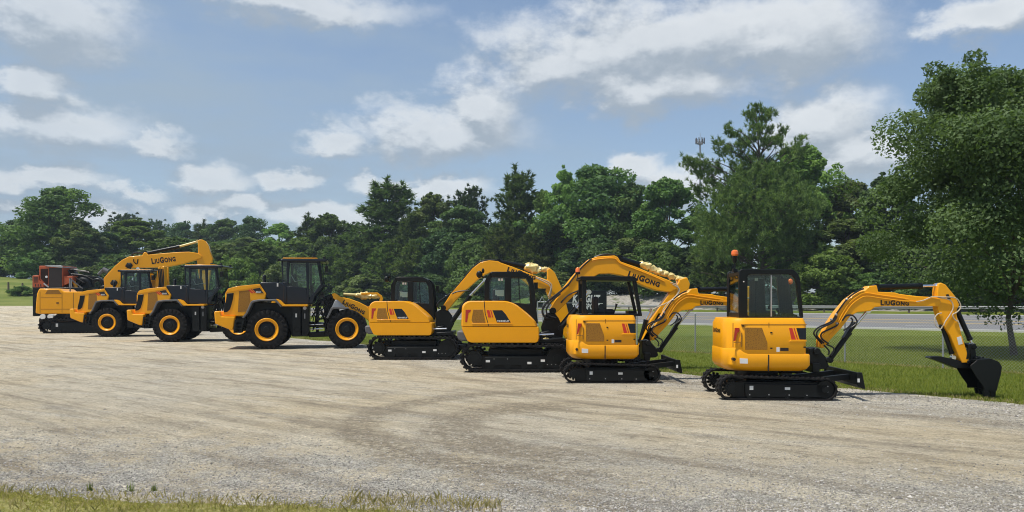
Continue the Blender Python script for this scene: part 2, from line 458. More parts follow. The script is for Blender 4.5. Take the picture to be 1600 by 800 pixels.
        s.prism(rpoly(bx, .05), -.02, .46); q = E(.1, (440, 520), (600, 530), (600, 575), (440, 575)); s.prism(rpoly(q, .03), -.02, .48)
        so = s.build('seat', 'seat', root, bevel=.03)
        plate(F, so, 'tag', 'white', -.021, E(-.02, (448, 272), (472, 272), (472, 293), (448, 293)), .004)
        s = MB(); q = E(.2, (655, 270), (745, 270), (790, 575), (680, 575)); s.prism(q, .50, .56)
        q = E(.0, (640, 560), (700, 545), (760, 560), (760, 580), (640, 580)); s.prism(q, -.15, .4)
        for a in ((600, 545, 560, 500), (640, 560, 625, 520)):
            q = E(-.1, (a[0], a[1]), (a[2], a[3])); s.tube([(q[0][0], -.1, q[0][1] - .05), (q[1][0], -.1, q[1][1])], .014, 8); s.blob((q[1][0], -.1, q[1][1]), .03, .03, .04, 1, .05)
        s.build('control_console', 'black', root)
        q = E(.3, (725, 300))[0]; MB().blob((q[0], .3, q[1]), .05, .04, .06, 2, .05).build('work_lamp_or_glint', 'orangelens', co)  # orange blob shaped to stand for a reflection, no lamp is fitted here
        q = E(-.15, (283, 88))[0]; z1 = q[1]; zb_ = E(-.15, (0, 205))[0][1]
        by = .05; bxp = E(by, (283, 0))[0][0] + .02
        b = MB(); b.cyl((bxp, by, zb_ - .06), (bxp, by, zb_ + .26), .014); b.tube([(bxp, by, zb_ + .14), (bxp, by, zb_ + .2), (bxp, by, zb_ + .28)], [.03, .045, .05], 20); b.box(bxp - .04, bxp + .05, by - .04, by + .04, zb_ - .05, zb_ + .02)
        bo = b.build('beacon', 'black', root, bevel=.005)
        MB().tube([(bxp, by, zb_ + .28), (bxp, by, zb_ + .31), (bxp, by, zb_ + .37), (bxp, by, zb_ + .40)], [.05, .072, .068, .035], 20).build('beacon_lens', 'orangelens', bo)
        MB().disc_y(*E(CY0, (360, 300))[0], CY0 - .006, CY0 + .01, .013, 10).build('cap', 'white', co)
    else:
        K = F.view(1166 - 8, 380 - 12, 3.9)
        # four-post canopy, sizes read off the second machine
        s = MB()
        x_r, x_f = -.66, .52
        zb_, zt_ = zt - .02, 2.42
        roof = rpoly([(x_r - .05, zt_ - .02), (x_r - .05, zt_ + .07), (x_f + .02, zt_ + .07), (x_f + .16, zt_ - .02), (x_f + .10, zt_ - .045)], .03)
        s.prism(roof, CY0 - .05, CY1 + .05)
        for yy in (CY0, CY1 - .08):
            s.prism([(x_r, zb_), (x_r + .16, zb_), (x_r + .10, zb_ + .18), (x_r + .10, zt_), (x_r, zt_)], yy, yy + .08)
            s.prism([(x_f + .16, zb_), (x_f + .24, zb_), (x_f + .10, zt_), (x_f, zt_)] if yy < 0 else [(x_f + .22, zb_), (x_f + .29, zb_), (x_f + .10, zt_), (x_f + .02, zt_)], yy, yy + .08)
        s.box(x_r + .02, x_r + .08, CY0 + .08, CY1 - .08, zt_ - .1, zt_ - .01); s.box(x_r + .02, x_r + .08, CY0 + .08, CY1 - .08, zb_ + .35, zb_ + .42)
        s.box(x_r - .05, x_f + .2, CY0 - .02, CY1, zb_ - .0, zb_ + .05)
        co = s.build('canopy', 'black', root, bevel=.012)
        MB().box(x_r + .30, x_r + .42, -.02, .46, zb_ + .04, zb_ + .46).box(x_r + .36, x_r + .8, -.02, .48, zb_ + .04, zb_ + .16).build('seat', 'seat', root, bevel=.04)
        MB().tube([(x_r + .75, -.12, zb_), (x_r + .82, -.12, zb_ + .2), (x_r + .84, -.12, zb_ + .29)], [.016, .016, .032]).build('control_lever', 'black', root); MB().tube([(x_r + .55, -.16, zb_), (x_r + .57, -.16, zb_ + .20)], .014).build('control_lever', 'black', root)
        MB().box(x_f - .05, x_f + .12, -.1, .4, zb_ - .1, zb_ + .12).build('control_console', 'black', root)
        bx_, by_ = x_r - .10, CY0 + .05
        b = MB(); b.tube([(x_r, by_, zt_ + .01), (bx_, by_, zt_ + .02), (bx_, by_, zt_ + .12)], .014, 8); b.cyl((bx_, by_, zt_ + .12), (bx_, by_, zt_ + .17), .058, 18)
        bo = b.build('beacon', 'black', root)
        MB().tube([(bx_, by_, zt_ + .17), (bx_, by_, zt_ + .25), (bx_, by_, zt_ + .28)], [.055, .052, .03], 18).build('beacon_lens', 'orangelens', bo)
    # swing post
    by0, by1 = -.14, .10
    s = MB(); s.prism(A(-.1, (560, 505), (598, 500), (640, 545), (655, 590), (640, 602), (575, 606), (560, 575)), by0 - .05, by1 + .05)
    s.prism(A(-.1, (566, 575), (605, 575), (600, 618), (566, 618)), -.3, .3)
    s.disc_y(*A(-.16, (600, 520))[0], by0 - .1, by1 + .1, .07, 16); s.disc_y(*A(-.16, (655, 560))[0], by0 - .07, by1 + .07, .05, 16)
    s.build('swing_bracket', 'black', root, bevel=.012)
    q = A(-.2, (575, 588), (615, 586)); MB().cyl((q[0][0], -.22, q[0][1]), (q[1][0], -.22, q[1][1]), .022).build('swing_rod', 'chrome', root)
    # boom
    yn = by0
    up = B(yn, (140, 500), (190, 400), (250, 310), (330, 215), (400, 165), (450, 150), (480, 120), (535, 115), (545, 160), (660, 165)) + C(yn, (100, 112), (200, 125), (290, 130), (340, 140), (345, 170))
    lo = C(yn, (330, 186), (0, 185)) + B(yn, (520, 268), (490, 293), (400, 303), (350, 330), (290, 410), (205, 500), (165, 552), (140, 550))
    bo = MB().prism(up + lo, by0, by1).build('boom', 'yellow', root, bevel=.014)
    ribs = MB(); w = .012
    for path in (((262, 375), (300, 300), (345, 235), (400, 190), (455, 168), (560, 183), (756, 212)), ((205, 470), (262, 395), (312, 315), (355, 253), (405, 212), (460, 190), (560, 203), (756, 228))):
        pts = B(yn - .012, *path) + C(yn - .012, (120, 150), (200, 158))
        ribs.tube(smooth_path(at3(pts, yn - .012), 3), .0125, 6)
    ribs.build('steel_line', 'yellow', bo)
    hs = MB()
    for dy, path in ((-.02, ((150, 520), (105, 470), (95, 440), (130, 405), (215, 365), (255, 305), (330, 205), (400, 155), (440, 138))),
                     (-.05, ((160, 515), (118, 475), (110, 445), (140, 412), (220, 372), (250, 330))),
                     (-.03, ((195, 520), (145, 480), (150, 445), (200, 420), (250, 395), (262, 375))),
                     (-.03, ((180, 525), (225, 545), (230, 570), (210, 600))), (-.01, ((165, 530), (200, 570), (195, 600))),
                     (-.02, ((290, 360), (320, 325), (365, 325), (392, 360), (385, 385), (350, 410))), (-.02, ((350, 340), (362, 360), (340, 400), (300, 428)))):
        pts = B(yn, *path); hose(hs, [(x, yn + dy, z) for x, z in pts], .016)
    hs.build('hydraulic_hose', 'hose', bo)
    br = MB()
    for c in ((248, 318), (322, 212), (215, 352), (255, 380)):
        q = B(yn, c)[0]; br.blob((q[0], yn - .02, q[1]), .03, .03, .025, int(c[0]), .1, 8, 5)
    br.build('hose_clamp', 'steel', bo)
    p0, p1 = A(yn, (910, 297), (1047, 299)); lettering('lettering', bo, 'ink', LG[0], p0, p1, yn, A(yn, (0, 274))[0][1] - p0[1], LG[1])
    # rams
    q = B(-.02, (205, 632), (345, 440), (470, 290)); ym = -.02
    r1 = ram(root, 'boom_cylinder', q[0], q[1], q[2], .052, .026, ym)
    q = B(ym - .05, (315, 495), (345, 455), (395, 380), (375, 365), (325, 440), (300, 480)); MB().prism(q, ym - .09, ym + .06).build('cylinder_guard', 'black', r1, bevel=.01)
    q = C(-.02, (-44, 71), (228, 64), (326, 62)); ram(root, 'arm_cylinder', q[0], q[1], q[2], .055, .026, -.02)
    # arm
    ya, yb = by0 + .015, by1 - .015
    arm = C(ya, (322, 100), (328, 52), (345, 44), (372, 56), (430, 125), (456, 178), (440, 205), (438, 235), (470, 360), (498, 450), (514, 520), (470, 522), (450, 480), (400, 360), (362, 300), (340, 250), (325, 200))
    ao = MB().prism(arm, ya, yb).build('arm', 'yellow', root, bevel=.014)
    plate(F, ao, 'sticker', 'white', ya, C(ya, (438, 370), (462, 363), (473, 408), (449, 415)), .004)
    MB().prism(C(ya, (372, 115), (388, 112), (402, 140), (382, 143)), ya - .004, ya + .02).build('pivot_hole', 'ink', ao)
    hs = MB()
    for dy, path in ((-.03, ((190, 158), (235, 150), (290, 128), (340, 135), (395, 150), (412, 190), (395, 230), (365, 275), (355, 300))),
                     (-.05, ((290, 128), (350, 130), (420, 135), (448, 165), (452, 195), (430, 220), (405, 235), (420, 265), (440, 275))),
                     (-.02, ((345, 225), (320, 232), (303, 260), (310, 300), (340, 318), (350, 300)))):
        hose(hs, [(x, ya + dy, z) for x, z in C(ya, *path)], .011)
    hs.build('pale_hose', 'beige', ao)
    q = C(-.02, (440, 212), (518, 385), (528, 415)); ram(root, 'bucket_cylinder', q[0], q[1], q[2], .048, .024, -.02)
    lk = MB(); lk.both(C(-.1, (505, 410), (545, 405), (557, 430), (545, 440), (520, 432), (500, 500), (488, 500)), .10, .13)
    lk.prism(C(-.1, (525, 420), (552, 415), (560, 480), (590, 488), (570, 510), (525, 500)), -.07, .07)
    for c in ((530, 418), (555, 495), (505, 515), (585, 495)): lk.disc_y(*C(-.1, c)[0], -.15, .13, .035, 12)
    lk.build('bucket_linkage', 'black', root, bevel=.008)
    # bucket: two cheeks and a rolled back, teeth
    bw = .30
    ch = C(-bw, (518, 540), (560, 505), (640, 496), (690, 515), (708, 545), (702, 590), (688, 640), (676, 690), (600, 690), (600, 668), (560, 612))
    sh = MB(); sh.prism(rpoly(ch, .02, 2), -bw, -bw + .025); sh.prism(rpoly(ch, .02, 2), bw - .025, bw)
    back = C(-bw, (560, 505), (640, 496), (690, 515), (708, 545), (702, 590), (688, 640), (676, 690)); inb = C(-bw, (560, 520), (635, 512), (676, 528), (690, 550), (684, 590), (670, 640), (658, 690))
    sh.prism(back + inb[::-1], -bw + .025, bw - .025)
    bk = sh.build('bucket', 'black', root, bevel=.006)
    tx = C(-bw, (640, 690), (676, 690), (672, 724), (650, 726))
    for k in range(5):
        yy = -bw + .02 + k * (2 * bw - .09) / 4
        MB().prism(tx, yy, yy + .055).build('tooth', 'black', bk, bevel=.006)
    t2 = C(-bw, (600, 690), (630, 690), (640, 724), (602, 722)); MB().prism(t2, -bw, -bw + .05).build('tooth', 'black', bk, bevel=.006)
    th = C(-.1, (272, 492), (285, 484), (340, 483), (415, 498), (500, 520), (520, 535), (505, 555), (430, 552), (340, 515))
    to = MB().prism(th, -.11, .09).build('thumb', 'black', root, bevel=.01)
    q = C(-.02, (352, 305), (408, 468), (415, 490)); ram(root, 'thumb_cylinder', q[0], q[1], q[2], .042, .022, -.02)
    # dozer blade
    q = D(-.8, (1478, 310), (1510, 308), (1508, 400), (1547, 460), (1510, 452), (1482, 420))
    bl = MB(); xb_ = q[0][0]; z1, z0 = q[0][1], q[3][1]
    prof = [(xb_, z1), (xb_ + .05, z1), (xb_ + .045, z0 + .12), (xb_ + .12, z0), (xb_ + .07, z0 + .01), (xb_ + .005, z0 + .08)]
    bl.prism(prof, -.84, .84)
    for yy in (-.86, .82): bl.prism([(xb_ - .03, z1 + .01), (xb_ + .07, z1 + .01), (xb_ + .13, z0), (xb_ - .01, z0 + .05)], yy, yy + .04)
    bl.both([(front - .5, .26), (front - .5, .36), (xb_ + .01, z1 - .06), (xb_ + .01, z1 - .17)], .34, .44)
    bo_ = bl.build('dozer_blade', 'black', root, bevel=.008)
    MB().box(xb_ - .02, xb_ + .02, -.868, -.861, z0 + .13, z0 + .2).build('sticker', 'white', bo_)
    return root

# ------------------------------------------------------------------ eight-tonne excavator
def mid_excavator(F, label, boom, group):
    root = thing('midi_excavator', label, 'excavator', (F.ox, F.oy, 0), F.yaw, group)
    # side elevation measured on the better seen machine, in its own frame
    Q = Frame(.07, 20.75, 0); A = Q.view(690, 390, 3.81); hw = 1.1
    rear = A(-hw, (197, 655))[0][0]; front = A(-hw, (688, 660))[0][0]
    st = A(-hw, (275, 665), (523, 676), (603, 662))
    pl = A(-hw, (255, 640), (610, 640), (620, 690), (255, 690))
    undercarriage(root, rear, front, hw, .45, .40, .385, .05, .045, .16, pl, [(s[0], s[1], .11, .06) for s in st], A(-hw, (312, 652), (392, 652), (630, 685), (655, 685), (680, 685)))
    MB().tube([(-.1, 0, .6), (-.1, 0, .95)], .6, 28).build('swing_ring', 'black', root)
    HY = 1.02
    zg = A(-HY, (0, 457))[0][1]
    upr = rpoly(A(-HY, (113, 457), (118, 330), (150, 305), (385, 305), (440, 322), (520, 385), (560, 425), (574, 457)), [.02, .10, .12, .1, .2, .2, .1, .02], 4)
    xc = sum(p[0] for p in upr) / len(upr)
    def side_loops(prof, hy, edge, sh):
        # rounded cross section: profile scaled in slightly towards the outer faces
        lps = []
        cx = (min(p[0] for p in prof) + max(p[0] for p in prof)) / 2; z0 = min(p[1] for p in prof)
        for y, k in ((-hy, sh), (-hy + edge * .3, sh * .45), (-hy + edge, 0), (hy - edge, 0), (hy - edge * .3, sh * .45), (hy, sh)):
            lps.append([(cx + (x - cx) * (1 - k), y, z0 + (z - z0) * (1 - k * .7)) for x, z in prof])
        return lps
    MB().loft(side_loops(upr, HY, .22, .055)).build('upper_body', 'yellow', root)
    low = rpoly(A(-HY, (117, 459), (574, 459), (584, 470), (584, 528), (576, 553), (170, 553), (150, 545), (119, 480)), [.01, .04, .04, .1, .1, .1, .1, .1], 4)
    cw = MB().loft(side_loops(low, HY + .005, .15, .03)).build('counterweight', 'yellow', root)
    y = -HY + .004
    MB().prism(A(y, (88, 490), (100, 484), (145, 487), (168, 545), (118, 546), (95, 535)), -.95, .95).build('rear_bumper', 'grey', root, bevel=.04)
    yk = -HY - .006
    sk = (1 - .045)
    ys = y - .002
    plate(F, root, 'grille', 'amber', ys, A(y, (188, 357), (246, 357), (262, 436), (186, 436), (178, 420)), .006, .004)
    plate(F, root, 'tail_light', 'redlens', ys, A(y, (143, 358), (176, 358), (170, 372), (160, 378), (152, 432), (141, 432)), .006)
    plate(F, root, 'red_stripe', 'red', ys, A(y, (268, 360), (284, 360), (296, 404), (278, 404)), .005)
    plate(F, root, 'red_stripe', 'red', ys, A(y, (289, 360), (296, 360), (308, 404), (301, 404)), .005)
    plate(F, root, 'side_window_decal', 'charcoal', ys, A(y, (303, 361), (360, 361), (382, 385), (412, 434), (330, 434)), .005)
    p0, p1 = A(y, (331, 430), (402, 430)); lettering('lettering', root, 'label', '9080EUF', p0, p1, ys - .005, .045)
    plate(F, root, 'panel_gap', 'ink', ys, A(y, (251, 308), (256, 308), (262, 380), (283, 456), (279, 456), (257, 380)), .003)
    plate(F, cw, 'panel_gap', 'ink', ys, A(y, (280, 462), (284, 462), (308, 550), (303, 550)), .004)
    plate(F, root, 'ledge', 'yellow', ys, A(y, (182, 438), (420, 438), (420, 443), (180, 443)), .016, .004)
    plate(F, cw, 'sticker', 'white', ys, A(y, (160, 488), (184, 486), (188, 505), (168, 508)), .006)
    plate(F, cw, 'sticker', 'white', ys, A(y, (540, 475), (571, 475), (571, 494), (540, 494)), .006)
    # cab on the far side
    c0, c1 = -.05, .98
    co_out = rpoly(A(c0, (253, 440), (255, 190), (288, 132), (480, 132), (535, 160), (552, 210), (573, 440)), [.02, .08, .2, .12, .12, .1, .02], 3)
    w1 = A(c0, (283, 295), (285, 195), (298, 163), (375, 163), (375, 300)); w2 = A(c0, (415, 310), (415, 168), (505, 168), (522, 200), (527, 325))
    s = MB()
    for y0, y1 in ((c0, c0 + .07), (c1 - .07, c1)):
        s.prism(A(c0, (253, 440), (255, 190), (285, 138), (298, 163), (285, 195), (283, 295), (300, 300), (300, 440)), y0, y1)
        s.prism(A(c0, (375, 163), (415, 163), (415, 440), (375, 440)), y0, y1)
        s.prism(A(c0, (300, 300), (375, 300), (375, 440), (300, 440)), y0, y1)
        s.prism(A(c0, (415, 312), (527, 325), (540, 330), (560, 440), (415, 440)), y0, y1)
        s.prism(A(c0, (285, 138), (300, 131), (480, 131), (520, 150), (505, 168), (298, 163)), y0, y1)
        s.prism(A(c0, (520, 150), (545, 178), (555, 240), (573, 440), (556, 440), (533, 325), (522, 200), (505, 168)), y0, y1)
    q = A(c0, (300, 131), (480, 131), (480, 145), (300, 145)); s.prism(q, c0 + .07, c1 - .07)
    q = A(c0, (255, 190), (285, 138), (296, 146), (268, 195), (268, 300), (255, 300)); s.prism(q, c0 + .07, c0 + .16); s.prism(q, c1 - .16, c1 - .07)
    q = A(c0, (253, 300), (268, 300), (268, 440), (253, 440)); s.prism(q, c0 + .07, c1 - .07)
    q = A(c0, (480, 131), (522, 150), (510, 160), (476, 145)); s.prism(q, c0 + .07, c1 - .07)
    cab = s.build('cab', 'black', root, bevel=.014)
    for yy in (c0 + .03, c1 - .036):
        MB().prism(w1, yy, yy + .006).prism(w2, yy, yy + .006).build('window_pane', 'glass', cab)
    MB().prism(A(c0, (456, 165), (461, 165), (470, 318), (465, 318)), c0 + .01, c0 + .05).build('window_bar', 'black', cab)
    q = A(c0, (318, 240), (372, 240), (372, 277), (330, 277), (330, 272), (318, 272)); MB().prism(q, c0 + .10, c0 + .106).build('notice', 'film', cab)
    q = A(c0, (337, 172), (349, 172), (349, 186), (337, 186)); MB().prism(q, c0 + .024, c0 + .028).prism([(x + .075, z) for x, z in q], c0 + .024, c0 + .028).build('tag', 'white', cab)
    s = MB(); s.prism(rpoly(A(.2, (303, 235), (335, 230), (345, 330), (303, 330)), .05), .25, .65); s.prism(A(.2, (300, 320), (420, 325), (420, 370), (300, 370)), .2, .7); s.build('seat', 'seat', root, bevel=.03)
    s = MB(); q = A(c1, (262, 175), (235, 160)); s.tube([(q[0][0], c0, q[0][1]), (q[1][0], c0 - .05, q[1][1])], .02); s.blob((q[1][0], c0 - .06, q[1][1] + .02), .09, .05, .1, 5, .05); s.blob((q[1][0] + .1, c0 - .06, q[1][1] + .12), .04, .04, .07, 5, .05)
    s.build('mirror', 'black', cab)
    q = A(c0, (556, 190), (580, 190), (580, 235), (560, 235)); MB().prism(q, c1 - .1, c1 + .15).build('mirror', 'black', cab)
    s = MB(); q = A(-.2, (585, 490), (640, 480), (665, 550), (575, 550)); s.prism(q, -.5, -.05); q = A(-.2, (560, 530), (720, 520), (720, 548), (560, 552)); s.prism(q, -.75, .5)
    s.build('front_deck', 'black', root, bevel=.02)
    MB().cyl((front - .6, -.5, .98), (front - .05, -.5, 1.0), .03).build('swing_rod', 'chrome', root)
    boom(F, root)
    # dozer blade at the front of the tracks
    s = MB(); xb_ = front + .42
    s.prism([(xb_ + .28, .62), (xb_ + .33, .62), (xb_ + .30, .25), (xb_ + .38, .05), (xb_ + .30, .06), (xb_ + .24, .2)], -1.12, 1.12)
    s.both([(front - .5, .42), (front - .5, .55), (xb_ + .28, .45), (xb_ + .28, .3)], .45, .57)
    s.build('dozer_blade', 'black', root, bevel=.01)
    return root
def boom_common(F, root, y0, y1, boom, base, arm, armcyl, boomcyl, wrap, text, bucket, hoses, ribs=()):
    bo = MB().prism(boom, y0, y1).build('boom', 'yellow', root, bevel=.02)
    s = MB(); s.both(base, .14, .2); s.disc_y(*base[0], -.22, .22, .09, 14); s.build('swing_bracket', 'black', root, bevel=.015)
    ao = MB().prism(arm, y0 + .02, y1 - .02).build('arm', 'yellow', root, bevel=.02)
    if text: lettering('lettering', bo, 'ink', LG[0], text[0], text[1], y0, text[2], LG[1])
    ac = ram(root, 'arm_cylinder', armcyl[0], armcyl[1], armcyl[2], .075, .036, 0, rodmat='wrap')
    w = MB(); n = len(wrap)
    for i, (x, z, r) in enumerate(wrap): w.blob((x, 0, z), r * 1.4, r, r, i, .35)
    w.build('plastic_wrap', 'wrap', ac)
    for yy in (y0 - .07, y1 + .07): ram(root, 'boom_cylinder', boomcyl[0], boomcyl[1], boomcyl[2], .065, .036, yy)
    hs = MB()
    for mat_, r, pts in hoses:
        if mat_ == 'hose': hose(hs, pts, r)
    hs.build('hydraulic_hose', 'hose', bo)
    hb = MB(); k = 0
    for mat_, r, pts in hoses:
        if mat_ != 'hose': hose(hb, pts, r); k = 1
    if k: hb.build('pale_hose', 'beige', ao)
    rb = MB()
    for pts in ribs: rb.tube(smooth_path(at3(pts, y0 - .015), 3), .016, 6)
    if ribs: rb.build('steel_line', 'yellow', bo)
    bw = .36; s = MB(); s.prism(bucket, -bw, -bw + .03); s.prism(bucket, bw - .03, bw)
    n = len(bucket); cx = sum(p[0] for p in bucket) / n; cz = sum(p[1] for p in bucket) / n
    bk = bucket[:n - 1]; inn = [(cx + (x - cx) * .88, cz + (z - cz) * .88) for x, z in bk]
    s.prism(bk + inn[::-1], -bw + .03, bw - .03)
    b_ = s.build('bucket', 'black', root, bevel=.01)
    tp, tq = bucket[-2], bucket[-1]
    for k in range(5):
        yy = -bw + .03 + k * (2 * bw - .12) / 4
        MB().prism([(tp[0] - .05, tp[1] + .02), (tp[0] + .03, tp[1] + .02), (tp[0] + .0, tp[1] - .10)], yy, yy + .06).build('tooth', 'black', b_)
    lk = MB(); a = arm[len(arm) // 2]
    lk.both([(bucket[0][0], bucket[0][1]), (bucket[1][0], bucket[1][1]), (a[0] + .05, a[1] + .45), (a[0] - .05, a[1] + .45)], .14, .18)
    lk.build('bucket_linkage', 'black', root)
def boom_right(F, root):          # the machine whose boom reaches over the canopy excavator
    V = F.view(840, 380, 3.333); y0, y1 = -.2, .2
    up = V(y0, (68, 340), (120, 250), (175, 180), (235, 112), (265, 85), (310, 70), (400, 64), (418, 72), (432, 95), (520, 126), (600, 160), (690, 195), (722, 215), (728, 240))
    lo = V(y0, (690, 256), (620, 246), (560, 226), (500, 197), (440, 168), (380, 158), (320, 160), (262, 195), (235, 222), (200, 262), (130, 332), (92, 368), (70, 362))
    base = V(y0, (80, 352), (110, 390), (135, 450), (130, 500), (30, 500), (20, 440), (45, 370))
    arm = V(y0, (735, 205), (740, 188), (780, 178), (796, 212), (790, 238), (764, 268), (700, 360), (640, 450), (600, 500), (560, 545), (530, 545), (545, 500), (590, 400), (660, 300), (700, 245))
    ac = V(0, (425, 80), (535, 113), (765, 190))
    bc = V(0, (118, 440), (200, 340), (262, 255))
    w = [V(0, p)[0] + (r,) for p, r in (((545, 110), .085), ((570, 120), .095), ((600, 134), .085), ((630, 147), .09), ((660, 158), .08), ((695, 172), .085), ((735, 185), .075))]
    tx = V(y0, (468, 172), (632, 228)); h = .155
    hs = [('hose', .03, at3(V(y0, (85, 395), (45, 390), (25, 360), (35, 325), (70, 290), (115, 255), (160, 215)), y0 - .05)),
          ('hose', .024, at3(V(y0, (95, 390), (55, 375), (45, 345), (70, 305), (118, 262)), y0 - .09)),
          ('hose', .022, at3(V(y0, (160, 215), (225, 130), (280, 80)), y0 - .02)),
          ('hose', .02, at3(V(y0, (120, 310), (160, 270), (215, 245), (235, 230)), y0 - .04)),
          ('hose', .03, at3(V(y0, (300, 72), (345, 58), (400, 60), (425, 72)), y0 + .15)),
          ('beige', .016, at3(V(y0, (690, 205), (725, 220), (728, 260), (690, 300), (640, 325), (600, 345), (595, 370)), y0 - .05)),
          ('beige', .016, at3(V(y0, (700, 215), (735, 240), (720, 275), (680, 310), (650, 350), (655, 375)), y0 - .08)),
          ('beige', .016, at3(V(y0, (590, 440), (620, 400), (650, 380)), y0 - .05))]
    bk = V(-.3, (525, 545), (575, 545), (585, 600), (560, 650), (510, 665), (470, 640), (488, 560))
    ribs = (V(y0, (240, 125), (280, 92), (330, 82), (400, 80), (430, 105), (520, 140), (600, 172), (660, 200)),)
    boom_common(F, root, y0, y1, up + lo, base, arm, ac, bc, w, (tx[0], tx[1], h), bk, hs, ribs)
    r = V(-.3, (545, 510), (585, 455)); ram(root, 'bucket_cylinder', r[0], V(-.3, (575, 400))[0], V(-.3, (600, 350))[0], .06, .03, 0)
    c = V(-.3, (45, 495))[0]; MB().blob((c[0], -.5, c[1] - .1), .2, .12, .1, 4, .4).build('plastic_wrap', 'wrap', root)
def boom_left(F, root):           # the machine whose boom passes behind the next cab
    V = F.view(690, 400, 7.27); W = F.view(800, 410, 11.43); y0, y1 = -.2, .2
    up = V(y0, (20, 560), (110, 420), (240, 270), (350, 140), (440, 70), (540, 48), (640, 58), (670, 75), (800, 120)) + W(y0, (480, 260), (660, 320), (690, 360))
    lo = W(y0, (690, 430), (650, 465), (490, 465), (300, 420)) + V(y0, (900, 260), (750, 195), (640, 180), (550, 190), (500, 210), (420, 262), (280, 385), (160, 505), (60, 625), (20, 600))
    base = V(y0, (20, 590), (65, 620), (110, 680), (130, 780), (90, 860), (-60, 860), (-70, 640))
    arm = [F.p(*q, y0) for q in ((855, 421), (859, 419), (863, 422), (867.5, 427), (880, 455), (890, 495), (897, 531), (886, 533), (878, 520), (868, 490), (856, 462), (853, 455), (855, 440))]
    ac = [F.p(*q, 0) for q in ((779, 408.5), (823, 417), (856, 421))]
    bc = [F.p(*q, 0) for q in ((705, 505), (735, 462), (758, 438))]
    w = [F.p(a, b, 0) + (r,) for a, b, r in ((827, 417, .13), (832, 419, .15), (837, 421, .13), (842, 420, .08), (847, 421, .07), (852, 421, .08))]
    hs = [('hose', .028, at3(V(y0, (-20, 600), (-50, 560), (-20, 510), (40, 470), (100, 425)), y0 - .06)),
          ('hose', .022, at3(V(y0, (120, 430), (180, 405), (280, 395), (340, 410), (380, 450)), y0 - .05)),
          ('hose', .02, at3(V(y0, (110, 415), (240, 262), (350, 132), (440, 62), (540, 42), (640, 50)), y0 + .02)),
          ('beige', .018, at3(W(y0, (420, 260), (560, 310), (680, 370), (710, 440), (690, 560), (660, 640)), y0 - .05)),
          ('beige', .018, at3(W(y0, (430, 280), (580, 350), (660, 400), (690, 470), (650, 600)), y0 - .08))]
    bk = [F.p(*q, -.3) for q in ((884, 530), (899, 530), (903, 545), (897, 556), (882, 560), (872, 552), (876, 535))]
    boom_common(F, root, y0, y1, up + lo, base, arm, ac, bc, w, None, bk, hs)
    bo = [c for c in root.children if c.name.startswith('boom') and not c.name.startswith('boom_c')][0]
    t = F.p(792, 424, y0), F.p(836, 437, y0); lettering('lettering', bo, 'ink', LG[0], t[0], t[1], y0, .155, LG[1])
# ------------------------------------------------------------------ wheel loaders
def loader_wheel(parent, x, z, yo, w, sgn, rad):
    """yo: outer face; the wheel goes w inwards"""
    yi = yo - sgn * w; prof = []
    yc = (yo + yi) / 2; h = w / 2
    for r, k in ((rad*.56, .80), (rad*.60, .95), (rad*.72, 1.0), (rad*.86, .98), (rad*.965, .86), (rad*.982, .5), (rad*.982, 0)): prof.append((r, k))
    full = [(r, yc + sgn * h * k) for r, k in prof] + [(r, yc - sgn * h * k) for r, k in prof[-2::-1]]
    t = MB(); loops = []
    n = 48
    for r, y in full: loops.append([(x + r * math.cos(2*math.pi*i/n), y, z + r * math.sin(2*math.pi*i/n)) for i in range(n)])
    t.loft(loops, True)
    nl = 26
    for k in range(nl):
        for side in (-1, 1):
            a = 2 * math.pi * (k + (.5 if side > 0 else 0)) / nl; da = .075
            def P(r, aa, y): return (x + r * math.cos(aa), y, z + r * math.sin(aa))
            ya, yb = yc + side * h * .99, yc + side * h * .06; sk = .12
            lo = [P(rad*.90, a - da, ya), P(rad*.90, a + da, ya), P(rad*.95, a + sk + da*.8, yb), P(rad*.95, a + sk - da*.8, yb)]
            hi = [P(rad*.975, a - da*.8, ya), P(rad*.975, a + da*.8, ya), P(rad, a + sk + da*.6, yb), P(rad, a + sk - da*.6, yb)]
            t.loft([lo, hi])
            # the lug runs a little way down the shoulder
            lo = [P(rad*.80, a - da*.7, yc + side*h*.99), P(rad*.80, a + da*.7, yc + side*h*.99), P(rad*.96, a + da*.9, yc + side*h*.9), P(rad*.96, a - da*.9, yc + side*h*.9)]
            hi = [P(rad*.80, a - da*.5, yc + side*h*1.03), P(rad*.80, a + da*.5, yc + side*h*1.03), P(rad*.975, a + da*.8, yc + side*h*1.02), P(rad*.975, a - da*.8, yc + side*h*1.02)]
            t.loft([lo, hi])
    wo = t.build('wheel', 'rubber', parent, angle=28)
    rm = MB(); yr = yc + sgn * h * .86
    rm.lathe([(rad*.575, yr - sgn*.10), (rad*.575, yr + sgn*.03), (rad*.545, yr + sgn*.045), (rad*.50, yr + sgn*.02), (rad*.455, yr - sgn*.01), (rad*.42, yr + sgn*.0), (rad*.37, yr - sgn*.10), (rad*.20, yr - sgn*.12)], x, z, 40)
    rm.build('rim', 'yellow', wo)
    hb = MB(); hb.lathe([(rad*.345, yr - sgn*.12), (rad*.335, yr - sgn*.03), (rad*.30, yr + sgn*.0), (rad*.17, yr + sgn*.015), (rad*.15, yr + sgn*.05), (rad*.05, yr + sgn*.055)], x, z, 28)
    for k in range(12):
        a = k * math.pi / 6; hb.disc_y(x + rad*.40*math.cos(a), z + rad*.40*math.sin(a), *sorted((yr - sgn*.1, yr - sgn*.05)), .022, 6)
    hb.build('wheel_hub', 'black', wo)
    return wo
